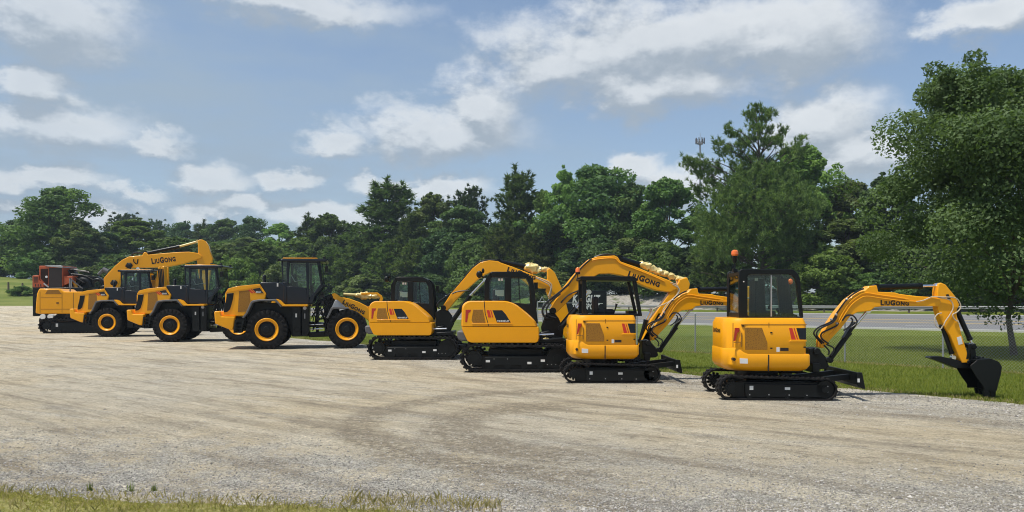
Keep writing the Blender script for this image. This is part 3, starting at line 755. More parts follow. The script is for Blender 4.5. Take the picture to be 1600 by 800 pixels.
def wheel_loader(F, label, group):
    root = thing('wheel_loader', label, 'wheel loader', (F.ox, F.oy, 0), F.yaw, group)
    V = F.view(320, 390, 4.707)
    rad = .795
    xr = V(-1.3, (455, 597))[0][0]; xf = V(-1.3, (1046, 592))[0][0]
    for x in (xr, xf):
        for s in (-1, 1): loader_wheel(root, x, rad, s * 1.3, .62, s, rad)
    ax = MB(); ax.cyl((xr, -1.0, rad), (xr, 1.0, rad), .16); ax.cyl((xf, -1.0, rad), (xf, 1.0, rad), .16)
    ax.blob((xr, 0, rad), .35, .3, .3, 1, .03); ax.blob((xf, 0, rad), .35, .3, .3, 1, .03); ax.build('axle', 'black', root)
    # rear hood
    y = -.92
    hp = V(y, (150, 325), (156, 312), (172, 287), (240, 269), (402, 253), (452, 325), (446, 350), (440, 376), (345, 376), (300, 470), (290, 490), (130, 490), (134, 465), (150, 400))
    hood = MB().prism(hp, y, -y).build('hood', 'yellow', root, bevel=.035, seg=3)
    yp = y
    plate(F, hood, 'grille', 'black', yp, V(y, (164, 323), (213, 319), (207, 362), (196, 405), (185, 440), (165, 458), (139, 462), (142, 430), (155, 380)), .02, .01)
    MB().box(hp[0][0] - .004, hp[0][0] + .3, -.8, .8, hp[-1][1] - .05, hp[0][1] - .05).build('rear_grille', 'black', hood)
    plate(F, hood, 'side_panel', 'amber', yp, V(y, (252, 305), (330, 298), (335, 380), (305, 455), (243, 460)), .005)
    plate(F, hood, 'hood_cap', 'yellow', yp, V(y, (152, 318), (172, 287), (240, 269), (402, 253), (412, 268), (330, 286), (240, 300), (180, 312)), .02, .01)
    plate(F, hood, 'red_stripe', 'red', yp, V(y, (318, 296), (332, 294), (360, 320), (346, 322)), .008)
    plate(F, hood, 'red_stripe', 'red', yp, V(y, (338, 291), (346, 290), (374, 318), (366, 320)), .008)
    plate(F, hood, 'decal', 'ink', yp, V(y, (352, 290), (404, 281), (434, 322), (382, 322)), .008)
    p0, p1 = V(y, (376, 318), (414, 318)); lettering('lettering', hood, 'label', '856H', p0, p1, yp - .008, .07)
    y = -1.12
    MB().prism(V(y, (68, 456), (80, 453), (110, 453), (116, 480), (122, 492), (222, 493), (216, 545), (206, 590), (180, 588), (75, 545)), y, -y).build('counterweight', 'yellow', root, bevel=.04, seg=3)
    # ladder
    y = -1.22; s = MB()
    for yy in (y, -.88): s.prism(V(y, (220, 515), (288, 515), (290, 525), (280, 560), (268, 612), (258, 612), (272, 530), (232, 530), (222, 612), (210, 612)), yy, yy + .04)
    for r in ((228, 552), (222, 580), (214, 606)):
        q = V(y, (r[0], r[1]), (r[0] + 50, r[1]), (r[0] + 50, r[1] + 7), (r[0], r[1] + 7)); s.prism(q, y + .04, -.88)
    s.build('ladder', 'black', root)
    q = V(-1, (225, 500), (300, 500), (290, 600), (225, 600)); MB().prism(q, -.85, .85).build('rear_frame', 'black', root)
    # fenders
    for sg in (-1, 1):
        y = -1.31; a, b = sorted((sg * 1.31, sg * .74))
        o = V(y, (272, 500), (300, 468), (337, 384), (352, 374), (400, 366), (520, 364), (548, 392), (566, 420)); i = V(y, (556, 424), (538, 400), (514, 378), (400, 380), (362, 388), (350, 396), (315, 470), (286, 506))
        f = MB().prism(o + i, a, b).build('fender', 'grey', root, bevel=.02)
        s = MB(); q = V(y, (522, 362), (550, 372), (582, 404), (755, 404), (755, 417), (572, 417), (548, 395)); s.prism(q, a + .03, b - .03); s.build('step_deck', 'yellow', root, bevel=.01)
    # chassis, tank
    s = MB(); s.prism(V(-.7, (300, 380), (660, 405), (760, 420), (760, 640), (640, 640), (620, 560), (300, 560)), -.66, .66)
    s.build('rear_chassis', 'black', root, bevel=.02)
    y = -1.12; s = MB(); s.prism(rpoly(V(y, (640, 420), (706, 420), (706, 640), (645, 640)), .05), y, -.67); s.prism(rpoly(V(y, (710, 420), (766, 420), (766, 610), (745, 640), (712, 640)), .04), y + .05, -.67)
    q = V(y, (676, 585))[0]; s.disc_y(q[0], q[1], y - .01, y + .02, .1, 18)
    tk = s.build('fuel_tank', 'black', root, bevel=.02)
    plate(F, tk, 'sticker', 'white', y, V(y, (666, 470), (678, 470), (678, 498), (666, 498)), .005)
    q = V(y, (735, 430))[0]; MB().disc_y(q[0], q[1], y - .03, y + .1, .07, 14).build('filler_cap', 'steel', tk)
    plate(F, tk, 'handle', 'steel', y + .05, V(y, (732, 470), (738, 470), (738, 508), (732, 508)), .02)
    # engine deck and cab
    y = -.86
    s = MB(); s.prism(V(y, (410, 241), (560, 241), (585, 258), (606, 268), (600, 400), (455, 360), (440, 345), (452, 325), (405, 256)), y, -y)
    q = V(0, (430, 241))[0]; s.cyl((q[0], .3, q[1]), (q[0], .3, q[1] + .32), .07)
    dk = s.build('engine_deck', 'charcoal', root, bevel=.03)
    plate(F, dk, 'handle', 'label', y, V(y, (530, 247), (541, 247), (541, 272), (530, 272)), .02)
    plate(F, dk, 'seam', 'ink', y, V(y, (580, 262), (586, 262), (580, 395), (574, 395)), .006)
    y = -.84; s = MB()
    for sg in (-1, 1):
        def pr(*pts, d=.07):
            a, b = sorted((sg * .84, sg * (.84 - d))); s.prism(V(y, *pts), a, b)
        pr((562, 86), (574, 86), (578, 240), (572, 245))
        pr((602, 86), (626, 86), (616, 270), (603, 270))
        pr((742, 86), (766, 86), (766, 395), (752, 395))
        pr((824, 86), (850, 86), (868, 262), (852, 262))
        pr((846, 258), (888, 258), (888, 268), (866, 272), (810, 340), (790, 395), (766, 395), (775, 345), (806, 315))
        pr((600, 268), (746, 280), (756, 398), (585, 398), (585, 300))
        pr((574, 240), (604, 240), (604, 270), (585, 300), (578, 250))
        pr((626, 86), (742, 86), (742, 98), (626, 98)); pr((766, 86), (850, 86), (850, 98), (766, 98))
    s.prism(V(y, (585, 380), (790, 380), (790, 400), (585, 400)), -.77, .77)
    s.prism(V(y, (562, 86), (572, 86), (576, 120), (564, 120)), -.77, .77); s.prism(V(y, (568, 225), (585, 225), (600, 385), (585, 385)), -.77, .77)
    cab = s.build('cab', 'charcoal', root, bevel=.012)
    rf = MB().prism(rpoly(V(y, (556, 74), (570, 68), (890, 68), (905, 78), (896, 90), (560, 88)), .04), -.92, .92).build('cab_roof', 'charcoal', cab, bevel=.02)
    MB().prism(V(y, (576, 60), (825, 61), (832, 67), (572, 67)), -.9, .9).build('roof_panel', 'yellow', rf, bevel=.008)
    for yy in (-.82, .81):
        MB().prism(V(y, (620, 95), (748, 95), (755, 276), (606, 268)), yy, yy + .008).prism(V(y, (766, 95), (826, 95), (856, 262), (806, 318), (768, 350)), yy, yy + .008).prism(V(y, (566, 90), (603, 90), (603, 243), (576, 243)), yy, yy + .008).build('window_pane', 'glass', cab)
    q = V(y, (848, 95), (870, 262)); MB().add([(q[0][0], -.77, q[0][1]), (q[0][0], .77, q[0][1]), (q[1][0], .77, q[1][1]), (q[1][0], -.77, q[1][1])], [(0, 1, 2, 3)]).build('windscreen', 'glass', cab)
    s = MB(); q = V(0, (640, 190), (672, 180), (690, 290), (690, 380), (640, 380)); s.prism(rpoly(q, .05), -.3, .3); q = V(0, (690, 300), (770, 310), (770, 350), (690, 350)); s.prism(q, -.3, .3); s.build('seat', 'seat', cab, bevel=.03)
    s = MB(); q = V(0, (800, 395), (790, 270)); s.tube([(q[0][0], 0, q[0][1]), (q[1][0], 0, q[1][1])], .05); 
    q = q[1]; s.tube([(q[0] + .1*math.cos(a), .2*math.sin(a), q[1] + .17*math.cos(a)) for a in [2*math.pi*i/16 for i in range(17)]], .016, 6); s.build('steering_wheel', 'black', cab)
    s = MB(); q = V(-.9, (632, 185), (660, 235), (700, 225), (740, 228))
    s.tube([(a, -.76, b) for a, b in q], .018, 6); s.build('grab_rail', 'steel', cab)
    s = MB(); q = V(-1.0, (860, 82), (893, 95), (894, 122)); s.tube([(a, -1.0, b) for a, b in q], .016, 6); q = V(-1.0, (884, 122), (908, 122), (908, 168), (884, 168)); s.prism(q, -1.12, -.95); s.build('mirror', 'black', cab, bevel=.01)
    s = MB()
    for c in ((548, 76), (880, 60), (800, 58)):
        q = V(-.8, c)[0]
        for yy in (-.85, .75): s.box(q[0] - .06, q[0] + .05, yy, yy + .13, q[1] - .05, q[1] + .05)
    s.build('work_lamp_or_glint', 'black', rf, bevel=.012)
    s = MB()
    for a, b in (((840, 110), (862, 255)), ((868, 200), (880, 255))):
        q = V(-.86, a, b); s.tube([(q[0][0], -.86, q[0][1]), (q[1][0], -.86, q[1][1])], .014, 6)
    s.build('wiper_and_rail', 'black', cab)
    # articulation and front frame
    s = MB()
    s.prism(V(-.3, (766, 530), (905, 540), (905, 575), (766, 570)), -.4, .4); s.prism(V(-.3, (766, 610), (900, 600), (900, 640), (766, 645)), -.38, .38)
    s.prism(V(-.3, (815, 400), (835, 400), (835, 640), (815, 640)), -.2, .2)
    s.prism(V(-.42, (880, 345), (945, 320), (985, 365), (985, 500), (930, 640), (880, 640)), -.44, .44)
    s.box(xf - .4, xf + .75, -.45, .45, .55, 1.1)
    s.build('front_frame', 'black', root, bevel=.02)
    s = MB()
    rr = random.Random(4)
    for k in range(14):
        a = V(-.5, (rr.uniform(770, 830), rr.uniform(400, 600)), (rr.uniform(840, 900), rr.uniform(340, 520)), (rr.uniform(890, 940), rr.uniform(330, 600)))
        hose(s, [(x, -.5 + rr.uniform(-.1, .1), z) for x, z in a], .022)
    for k in range(8):
        a = V(-.5, (rr.uniform(850, 935), rr.uniform(320, 400)))[0]; s.box(a[0] - .05, a[0] + .05, -.62, -.45, a[1] - .06, a[1] + .07)
    s.build('hydraulic_hose', 'hose', root)
    s = MB()
    for z in (552, 585): q = V(-.45, (778, z), (872, z - 4)); s.cyl((q[0][0], -.5, q[0][1]), (q[1][0], -.5, q[1][1]), .028)
    s.build('steering_cylinder', 'chrome', root)
    # lift arms
    ap = V(-.6, (935, 325), (955, 318), (990, 345), (1060, 360), (1130, 385), (1190, 415), (1230, 470), (1270, 560), (1245, 580), (1200, 520), (1150, 485), (1050, 435), (975, 385), (938, 350))
    for y0, y1 in ((-.62, -.48), (.48, .62)):
        la = MB().prism(ap, y0, y1).build('lift_arm', 'yellow', root, bevel=.02)
        if y0 < 0:
            t = V(-.62, (1010, 394), (1170, 476)); lettering('lettering', la, 'ink', LG[0], t[0], t[1], -.62, .17, LG[1])
    s = MB(); q = V(-.5, (1200, 440))[0]; s.cyl((q[0], -.5, q[1]), (q[0], .5, q[1]), .13); s.build('cross_tube', 'yellow', root)
    for sg in (-1, 1):
        a, b = sorted((sg * 1.31, sg * .72))
        s = MB().prism(V(-1.31, (892, 500), (900, 490), (928, 428), (945, 420), (1050, 424), (1062, 436), (950, 436), (938, 444), (912, 498), (900, 508)), a, b).build('fender', 'grey', root, bevel=.015)
    s = MB(); q = V(-.75, (985, 395))[0]; s.prism(V(-.75, (962, 368), (978, 372), (1035, 422), (935, 424)), -.95, -.72); s.build('fender_bracket', 'steel', root, bevel=.02)
    q = V(0, (1020, 328), (1120, 334), (1290, 342)); tc = ram(root, 'tilt_cylinder', q[1], q[1], q[2], .075, .05, 0, rodmat='wrap') if False else None
    s = MB(); s.cyl((q[0][0], 0, q[0][1]), (q[1][0], 0, q[1][1]), .06); tc = s.build('tilt_cylinder', 'wrap', root)
    s = MB()
    for i, (a, r) in enumerate(((1130, .09), (1155, .12), (1180, .14), (1205, .11), (1235, .09), (1265, .085))): c = V(0, (a, 336 + (a - 1130) * .05))[0]; s.blob((c[0], 0, c[1]), r * 1.6, r, r, i, .35)
    s.build('plastic_wrap', 'wrap', tc)
    s = MB(); bc = V(-.2, (1150, 318), (1270, 316), (1302, 338), (1312, 360), (1300, 400), (1280, 400), (1290, 352), (1262, 330), (1150, 332)); s.both(bc, .12, .2); s.build('bell_crank', 'yellow', root, bevel=.015)
    return root

# ------------------------------------------------------------------ large excavator at the far end of the row
def large_excavator(F, label):
    root = thing('large_excavator', label, 'excavator', (F.ox, F.oy, 0), F.yaw)
    V = F.view(30, 360, 4.444); B = F.view(150, 360, 6.667); hw = 1.5
    rear = V(-hw, (188, 668))[0][0]; front = rear + 3.5
    undercarriage(root, rear, front, hw, .6, .46, .46, .06, .05, .19, [(rear + .5, .25), (front - .4, .25), (front - .4, .62), (rear + .5, .62)], [(rear + .55, .5, .12, .2)], [])
    MB().tube([(rear + 1.8, 0, .8), (rear + 1.8, 0, 1.2)], .8, 28).build('swing_ring', 'black', root)
    y = -1.3
    hp = V(y, (112, 575), (114, 530), (122, 440), (138, 404), (282, 404), (310, 425), (440, 425), (440, 580), (145, 580))
    s = MB().prism(hp, y, -y); cw = s.build('upper_body', 'yellow', root, bevel=.06, seg=3)
    g = MB()
    for pts in (((143, 425), (146, 425), (146, 575), (143, 575)), ((296, 430), (299, 430), (299, 570), (296, 570)), ((150, 462), (296, 462), (296, 465), (150, 465)), ((150, 545), (400, 545), (400, 548), (150, 548)), ((374, 432), (378, 432), (378, 575), (374, 575))):
        g.prism(V(y, *pts), y - .006, y + .02)
    g.build('panel_gap', 'amber', cw)
    plate(F, cw, 'side_vent', 'amber', y, V(y, (180, 442), (198, 414), (272, 414), (296, 442)), .008)
    plate(F, cw, 'door_handle', 'ink', y, V(y, (258, 500), (276, 500), (276, 508), (258, 508)), .01)
    s = MB(); s.prism(V(-.5, (440, 440), (540, 440), (560, 580), (440, 580)), -1.2, 1.2); s.build('front_deck', 'black', root, bevel=.03)
    s = MB()
    q = V(-1.2, (349, 425), (349, 330), (357, 330), (357, 425)); s.prism(q, -1.2, -1.16)
    q = V(-1.2, (352, 330), (440, 400), (440, 408), (352, 340)); s.prism(q, -1.2, -1.16); s.build('handrail', 'grey', root)
    # cab on the far side of the boom
    c = V(.3, (560, 470), (560, 385), (650, 378), (690, 400), (700, 520)); s = MB().prism(rpoly(c, .12), .35, 1.3); cb = s.build('cab', 'black', root, bevel=.05)
    MB().prism(V(.3, (580, 465), (580, 395), (645, 390), (670, 410), (672, 465)), .34, .352).build('window_pane', 'darkglass', cb)
    y0, y1 = -.32, .22
    bm = B(y0, (78, 500), (130, 440), (200, 368), (270, 308), (340, 273), (420, 265), (480, 262), (500, 226), (520, 226), (540, 254), (700, 238), (850, 226), (965, 222), (1062, 236), (1100, 262), (1105, 280), (1090, 292), (900, 348), (720, 382), (640, 385), (420, 388), (320, 396), (290, 420), (262, 470), (235, 560), (215, 640), (90, 640))
    bo = MB().prism(bm, y0, y1).build('boom', 'yellow', root, bevel=.03)
    t = B(y0, (582, 348), (832, 318)); lettering('lettering', bo, 'ink', LG[0], t[0], t[1], y0, .34, LG[1])
    s = MB(); 
    for c_ in ((352, 368), (195, 548)): s.blob((B(y0, c_)[0][0], y0 - .12, B(y0, c_)[0][1]), .2, .1, .17, 3, .2)
    hose(s, [(x, y0 - .08, z) for x, z in B(y0, (395, 300), (400, 330), (430, 350), (440, 300))], .035); s.build('work_lamp_or_glint', 'black', bo)
    s = MB(); hose(s, [(x, 0, z) for x, z in B(0, (370, 268), (390, 240), (430, 230), (500, 240))], .06); s.build('hydraulic_hose', 'hose', bo)
    a = B(0, (520, 242), (872, 168), (1062, 116)); ram(root, 'arm_cylinder', a[0], a[1], a[2], .11, .07, -.05, rodmat='wrap')
    am = B(y0, (1058, 105), (1080, 95), (1105, 95), (1140, 112), (1172, 160), (1190, 225), (1215, 290), (1205, 330), (1170, 560), (1140, 800), (1090, 800), (1080, 560), (1050, 325), (1062, 240))
    MB().prism(am, y0 + .06, y1 - .06).build('arm', 'yellow', root, bevel=.03)
    for yy in (-.5, .4):
        a = B(yy, (330, 620), (380, 520), (440, 400)); ram(root, 'boom_cylinder', a[0], a[1], a[2], .10, .06, yy)
    s = MB(); q = B(-.5, (1060, 790), (1180, 800), (1190, 900), (1110, 985), (980, 985), (960, 880)); s.prism(q, -.6, -.55); s.prism(q, .45, .5); cx = sum(p[0] for p in q)/6; cz = sum(p[1] for p in q)/6
    s.prism(q[1:] + [(cx + (x-cx)*.88, cz + (z-cz)*.88) for x, z in q[1:]][::-1], -.55, .45); s.build('bucket', 'black', root)
    return root

# ------------------------------------------------------------------ red forestry machine behind
def log_loader(F, label):
    root = thing('log_loader', label, 'forestry machine', (F.ox, F.oy, 0), F.yaw)
    V = F.view(40, 400, 10.0); y = -1.2
    ec = MB().prism(V(y, (105, 305), (205, 295), (212, 375), (285, 430), (285, 490), (105, 490)), y, 1.2).build('engine_cover', 'orange', root, bevel=.04)
    g = MB()
    for k in range(5): g.prism(V(y, (125, 330 + k * 18), (195, 330 + k * 18), (195, 339 + k * 18), (125, 339 + k * 18)), y - .01, y + .02)
    for a in (150, 190, 230): g.prism(V(y, (a, 440), (a + 14, 440), (a + 14, 478), (a, 478)), y - .01, y + .02)
    g.build('vent', 'ink', ec)
    s = MB(); hh = MB()
    fr = V(y, (205, 152), (575, 152), (575, 480), (290, 480), (222, 380), (205, 300))
    w = V(y, (230, 200), (345, 200), (345, 440), (318, 440), (230, 350))
    s.prism(fr, y + .05, 1.0); cb = s.build('cab', 'orange', root, bevel=.04)
    MB().prism(w, y + .03, y + .06).build('window_pane', 'darkglass', cb)
    MB().prism(V(y, (362, 185), (562, 185), (562, 482), (362, 482)), y + .02, 1.03).build('cab_door', 'ink', cb)
    MB().prism(V(y, (300, 150), (560, 150), (585, 178), (560, 184), (345, 165)), y - .02, 1.05).build('cab_roof', 'steel', cb, bevel=.02)
    q = V(y, (325, 325))[0]; MB().disc_y(q[0], q[1], y - .01, y + .06, .08, 12).build('work_lamp_or_glint', 'white', cb)
    q = V(y, (285, 430), (360, 490)); MB().tube([(q[0][0], y, q[0][1]), (q[1][0], y, q[1][1])], .05).build('handrail', 'steel', root)
    MB().prism(V(y, (578, 315), (725, 310), (725, 400), (600, 455), (578, 455)), y + .1, .8).build('hydraulic_housing', 'orange', root, bevel=.03)
    s = MB(); s.prism(V(y, (105, 492), (900, 492), (900, 600), (150, 700), (150, 940), (110, 940), (108, 600)), y, 1.2); s.build('chassis', 'black', root, bevel=.03)
    # folded boom, hoses and grapple
    s = MB(); rr = random.Random(11)
    s.prism(V(0, (660, 215), (770, 205), (830, 290), (900, 300), (1150, 320), (1240, 380), (1200, 420), (1000, 350), (820, 370), (760, 320)), -.3, .1)
    s.tube(smooth_path(at3(V(-.5, (800, 490), (830, 410), (890, 370), (980, 400), (1020, 500)), -.5)), .2, 8); s.prism(V(-.5, (830, 500), (850, 430), (900, 400), (960, 430), (980, 500)), -.3, .2)
    s.tube(smooth_path(at3(V(-.4, (1050, 500), (1055, 410), (1120, 370), (1195, 400), (1215, 480)), -.4)), .14, 8)
    s.build('boom', 'black', root, bevel=.03)
    s = MB()
    for k in range(22):
        a = (rr.uniform(640, 800), rr.uniform(220, 330)); b = (a[0] + rr.uniform(60, 200), a[1] + rr.uniform(-40, 90)); c = (b[0] + rr.uniform(60, 250), b[1] + rr.uniform(0, 120)); yy = rr.uniform(-.7, .2)
        hose(s, at3(V(yy, a, b, c), yy), rr.uniform(.025, .05))
    s.build('hydraulic_hose', 'hose', root)
    s = MB(); q = V(-.4, (1210, 205), (1290, 245)); s.cyl((q[0][0], -.4, q[0][1]), (q[1][0], -.4, q[1][1]), .17); q = V(-.4, (1140, 290), (1210, 220)); s.cyl((q[0][0], -.4, q[0][1]), (q[1][0], -.4, q[1][1]), .12)
    s.build('grapple_rotator', 'grey', root)
    s = MB(); q = V(-.6, (740, 340), (810, 520)); s.cyl((q[0][0], -.7, q[0][1]), (q[1][0], -.7, q[1][1]), .12); s.build('stabiliser', 'yellow', root)
    s = MB()
    for x in (690, 715): q = V(-1.1, (x, 350), (x, 560)); s.cyl((q[0][0], -1.1, q[0][1]), (q[1][0], -1.1, q[1][1]), .045, 8)
    s.build('post', 'steel', root)
    for x in (266, 384):
        q = V(-1.25, (x, 948))[0]; MB().disc_y(q[0], q[1], -1.26, -1.0, .185, 20).build('tank_end', 'white', root)
    for x in (330, 700):
        q = V(-1.2, (x, 900))[0]
        for sg in (-1, 1):
            w = MB(); w.lathe([(.2, sg*1.2), (.53, sg*1.18), (.55, sg*1.1), (.55, sg*.9), (.2, sg*.85)], q[0], .55, 28); w.build('wheel', 'rubber', root)
    return root
# ------------------------------------------------------------------ ground heights
RN = (.674, .739)                                   # road normal; the road lies between n0 and n1
RN0, RN1, RISE = 54.5, 76.5, .72
LN, LU = (.773, .634), 15.8                         # lot edge normal and offset
FU = 22.7                                           # fence line
def ss(x, a, b):
    t = np.clip((x - a) / (b - a), 0, 1); return t * t * (3 - 2 * t)
def ground_z(x, y):
    x = np.asarray(x, float); y = np.asarray(y, float)
    n = RN[0] * x + RN[1] * y
    z = RISE * np.clip((n - RN0) / (RN1 - RN0), 0, 1)
    z = z + .25 * ss(n, 77.5, 81) + 2.0 * ss(n, 82, 90) + 1.0 * ss(n, 100, 170)
    lf = ss(-x, 20, 50) * (1 - ss(n, 48, 54.5) * .0)
    z = z + 1.38 * ss(y, 55, 96) * lf * (1 - ss(n, 40, 54))
    z = z + 5.6 * ss(y, 97, 150) * ss(-x, 38, 62) * (1 - ss(n, 90, 130) * .3)
    return z
def gz(x, y): return float(ground_z(x, y))
def grid_mesh(name, xs, ys, mat, zoff=0):
    X, Y = np.meshgrid(xs, ys); Z = ground_z(X, Y) + zoff
    return sheet(name, X, Y, Z, mat)
def sheet(name, X, Y, Z, mat):
    h, w = X.shape; v = np.stack([X, Y, Z], -1).reshape(-1, 3)
    i = np.arange(h * w).reshape(h, w); q = np.stack([i[:-1, :-1], i[:-1, 1:], i[1:, 1:], i[1:, :-1]], -1).reshape(-1, 4)
    me = bpy.data.meshes.new(name); me.vertices.add(len(v)); me.vertices.foreach_set('co', v.astype(np.float32).ravel())
    me.loops.add(q.size); me.loops.foreach_set('vertex_index', q.astype(np.int32).ravel())
    me.polygons.add(len(q)); me.polygons.foreach_set('loop_start', np.arange(0, q.size, 4, dtype=np.int32)); me.polygons.foreach_set('loop_total', np.full(len(q), 4, np.int32))
    me.update(calc_edges=True); me.polygons.foreach_set('use_smooth', [True] * len(q)); me.materials.append(mat)
    o = bpy.data.objects.new(name, me); COL.objects.link(o); tag(o, kind='structure'); return o
# ------------------------------------------------------------------ ground materials
def dotn(t, x, y, n): return math_(t, 'ADD', math_(t, 'MULTIPLY', x, n[0]), math_(t, 'MULTIPLY', y, n[1]))
def scaled(t, p, s, rz=0):
    m = N(t, 'ShaderNodeMapping', vector_type='TEXTURE'); m.inputs['Scale'].default_value = tuple(1 / q for q in s); m.inputs['Rotation'].default_value = (0, 0, rz); L(t, p, m.inputs['Vector']); return m.outputs[0]
def grass_material():
    m, t, out = nt('grass_ground'); g = N(t, 'ShaderNodeNewGeometry'); P = g.outputs['Position']
    sx = N(t, 'ShaderNodeSeparateXYZ'); L(t, P, sx.inputs[0]); x, y = sx.outputs[0], sx.outputs[1]
    a = noise(t, P, .35, 5, .6); b = noise(t, P, 6, 4, .7); c = noise(t, P, 45, 3, .7)
    col = mixc(t, sstep(t, a, .3, .7), (.125, .17, .022), (.20, .235, .038))
    col = mixc(t, math_(t, 'MULTIPLY', sstep(t, b, .5, .78), .6), col, (.27, .25, .11))
    col = mixc(t, sstep(t, c, .35, .75), mixc(t, .35, col, (.03, .05, .012)), col)
    # pale gravel bank beyond the road on the right, brush elsewhere
    n = dotn(t, x, y, RN); wob = math_(t, 'MULTIPLY', math_(t, 'SUBTRACT', noise(t, P, .5, 4), .5), 3)
    nb = math_(t, 'ADD', n, wob)
    rock = N(t, 'ShaderNodeTexVoronoi', i_Scale=2.5); L(t, P, rock.inputs['Vector'])
    rc = mixc(t, rock.outputs['Distance'], (.40, .38, .34), (.20, .185, .16)); rc = mixc(t, sstep(t, noise(t, P, .8, 5), .5, .66), rc, (.10, .12, .05))
    bank = math_(t, 'MULTIPLY', sstep(t, nb, 80.5, 81.5), math_(t, 'SUBTRACT', 1, sstep(t, nb, 90, 91)))
    bank = math_(t, 'MULTIPLY', bank, sstep(t, x, 1, 6))
    col = mixc(t, bank, col, rc)
    wood = sstep(t, nb, 91, 94); col = mixc(t, wood, col, (.045, .042, .022))
    far = math_(t, 'MULTIPLY', sstep(t, y, 97, 101), math_(t, 'SUBTRACT', 1, sstep(t, x, -58, -45)))
    col = mixc(t, math_(t, 'MULTIPLY', far, .65), col, mixc(t, sstep(t, noise(t, scaled(t, P, (.3, 1.2, 1)), .25, 4), .4, .65), (.20, .215, .07), (.11, .15, .04)))
    col = mixc(t, math_(t, 'MULTIPLY', math_(t, 'SUBTRACT', 1, sstep(t, y, 8, 9)), .9), col, mixc(t, sstep(t, noise(t, P, 11, 6, .8), .38, .62), (.46, .41, .17), (.24, .25, .07)))
    bs = N(t, 'ShaderNodeBsdfPrincipled', i_Roughness=.9); L(t, col, bs.inputs['Base Color']); bs.inputs['Specular IOR Level'].default_value = .08
    bp = N(t, 'ShaderNodeBump', i_Strength=.9, i_Distance=.05); L(t, c, bp.inputs['Height']); L(t, bp.outputs[0], bs.inputs['Normal'])
    L(t, bs.outputs[0], out.inputs[0]); return m
def gravel_material():
    m, t, out = nt('gravel'); g = N(t, 'ShaderNodeNewGeometry'); P = g.outputs['Position']
    sx = N(t, 'ShaderNodeSeparateXYZ'); L(t, P, sx.inputs[0]); x, y = sx.outputs[0], sx.outputs[1]
    tan, grey, pale, dark = (.52, .44, .30), (.36, .35, .315), (.64, .575, .44), (.25, .21, .15)
    big = noise(t, P, .16, 5, .6)
    streak = noise(t, scaled(t, P, (.16, 1.15, 1), R(-38)), 1.0, 6, .62); streak2 = noise(t, scaled(t, P, (.35, 3.0, 1), R(-27)), 1.0, 5, .65)
    col = mixc(t, sstep(t, big, .38, .62), tan, (.50, .448, .345))
    # looser grey stone along the near edge, the lower right and the lot edge
    e = math_(t, 'ADD', math_(t, 'ADD', y, math_(t, 'MULTIPLY', x, .21)), math_(t, 'MULTIPLY', math_(t, 'SUBTRACT', noise(t, P, .55, 5, .6), .5), 5.5))
    near = math_(t, 'MULTIPLY', math_(t, 'SUBTRACT', 1, sstep(t, e, 6.8, 11.5)), sstep(t, noise(t, P, 1.3, 6, .7), .36, .58))
    u = dotn(t, x, y, LN); ue = math_(t, 'ADD', u, math_(t, 'MULTIPLY', math_(t, 'SUBTRACT', noise(t, P, .5, 5, .6), .5), 7))
    edge = sstep(t, ue, 11.2, 14.0)
    gm = math_(t, 'MAXIMUM', near, math_(t, 'MULTIPLY', edge, .8))
    gm = math_(t, 'MAXIMUM', gm, math_(t, 'MULTIPLY', sstep(t, streak2, .52, .66), .55))
    col = mixc(t, math_(t, 'MULTIPLY', gm, .85), col, grey)
    m1 = noise(t, scaled(t, P, (.5, 1.7, 1), R(-42)), 1.1, 9, .72); m2 = noise(t, scaled(t, P, (.6, 1, 1), R(-20)), 4.5, 8, .75)
    col = mixc(t, math_(t, 'MULTIPLY', sstep(t, m1, .50, .64), .55), col, dark); col = mixc(t, math_(t, 'MULTIPLY', sstep(t, m1, .47, .36), .5), col, pale)
    col = mixc(t, math_(t, 'MULTIPLY', sstep(t, m2, .53, .66), .55), col, (.15, .13, .10)); col = mixc(t, math_(t, 'MULTIPLY', sstep(t, m2, .44, .33), .5), col, pale)
    col = mixc(t, math_(t, 'MULTIPLY', sstep(t, streak, .52, .70), .75), col, dark)
    col = mixc(t, math_(t, 'MULTIPLY', sstep(t, streak, .46, .30), .55), col, pale)
    # churned loops where tracked machines turned
    def ring(cx, cy, r0, r1, sharp):
        d = math_(t, 'SQRT', math_(t, 'ADD', math_(t, 'POWER', math_(t, 'SUBTRACT', x, cx), 2), math_(t, 'POWER', math_(t, 'SUBTRACT', y, cy), 2)))
        d = math_(t, 'ADD', d, math_(t, 'MULTIPLY', math_(t, 'SUBTRACT', noise(t, P, 1.2, 6, .72), .5), 1.1))
        return math_(t, 'MULTIPLY', sstep(t, d, r0, r0 + sharp), math_(t, 'SUBTRACT', 1, sstep(t, d, r1 - sharp, r1)))
    lf = math_(t, 'SUBTRACT', 1, sstep(t, x, .4, 2.2))
    rings = math_(t, 'MAXIMUM', ring(1.5, 11.8, 3.3, 4.4, .4), ring(1.3, 11.2, 1.5, 3.0, .5))
    rings = math_(t, 'MAXIMUM', rings, math_(t, 'MULTIPLY', ring(14, 27, 17.2, 18.0, .25), .5))
    cl = noise(t, P, 9, 5, .75)
    rings = math_(t, 'MULTIPLY', math_(t, 'MULTIPLY', rings, lf), sstep(t, cl, .34, .58))
    col = mixc(t, math_(t, 'MULTIPLY', rings, .85), col, (.235, .198, .14))
    # long wheel tracks
    bandn = noise(t, scaled(t, P, (.05, .9, 1), R(-40)), 2.2, 4, .6)
    col = mixc(t, math_(t, 'MULTIPLY', sstep(t, bandn, .56, .66), .35), col, (.23, .20, .155))
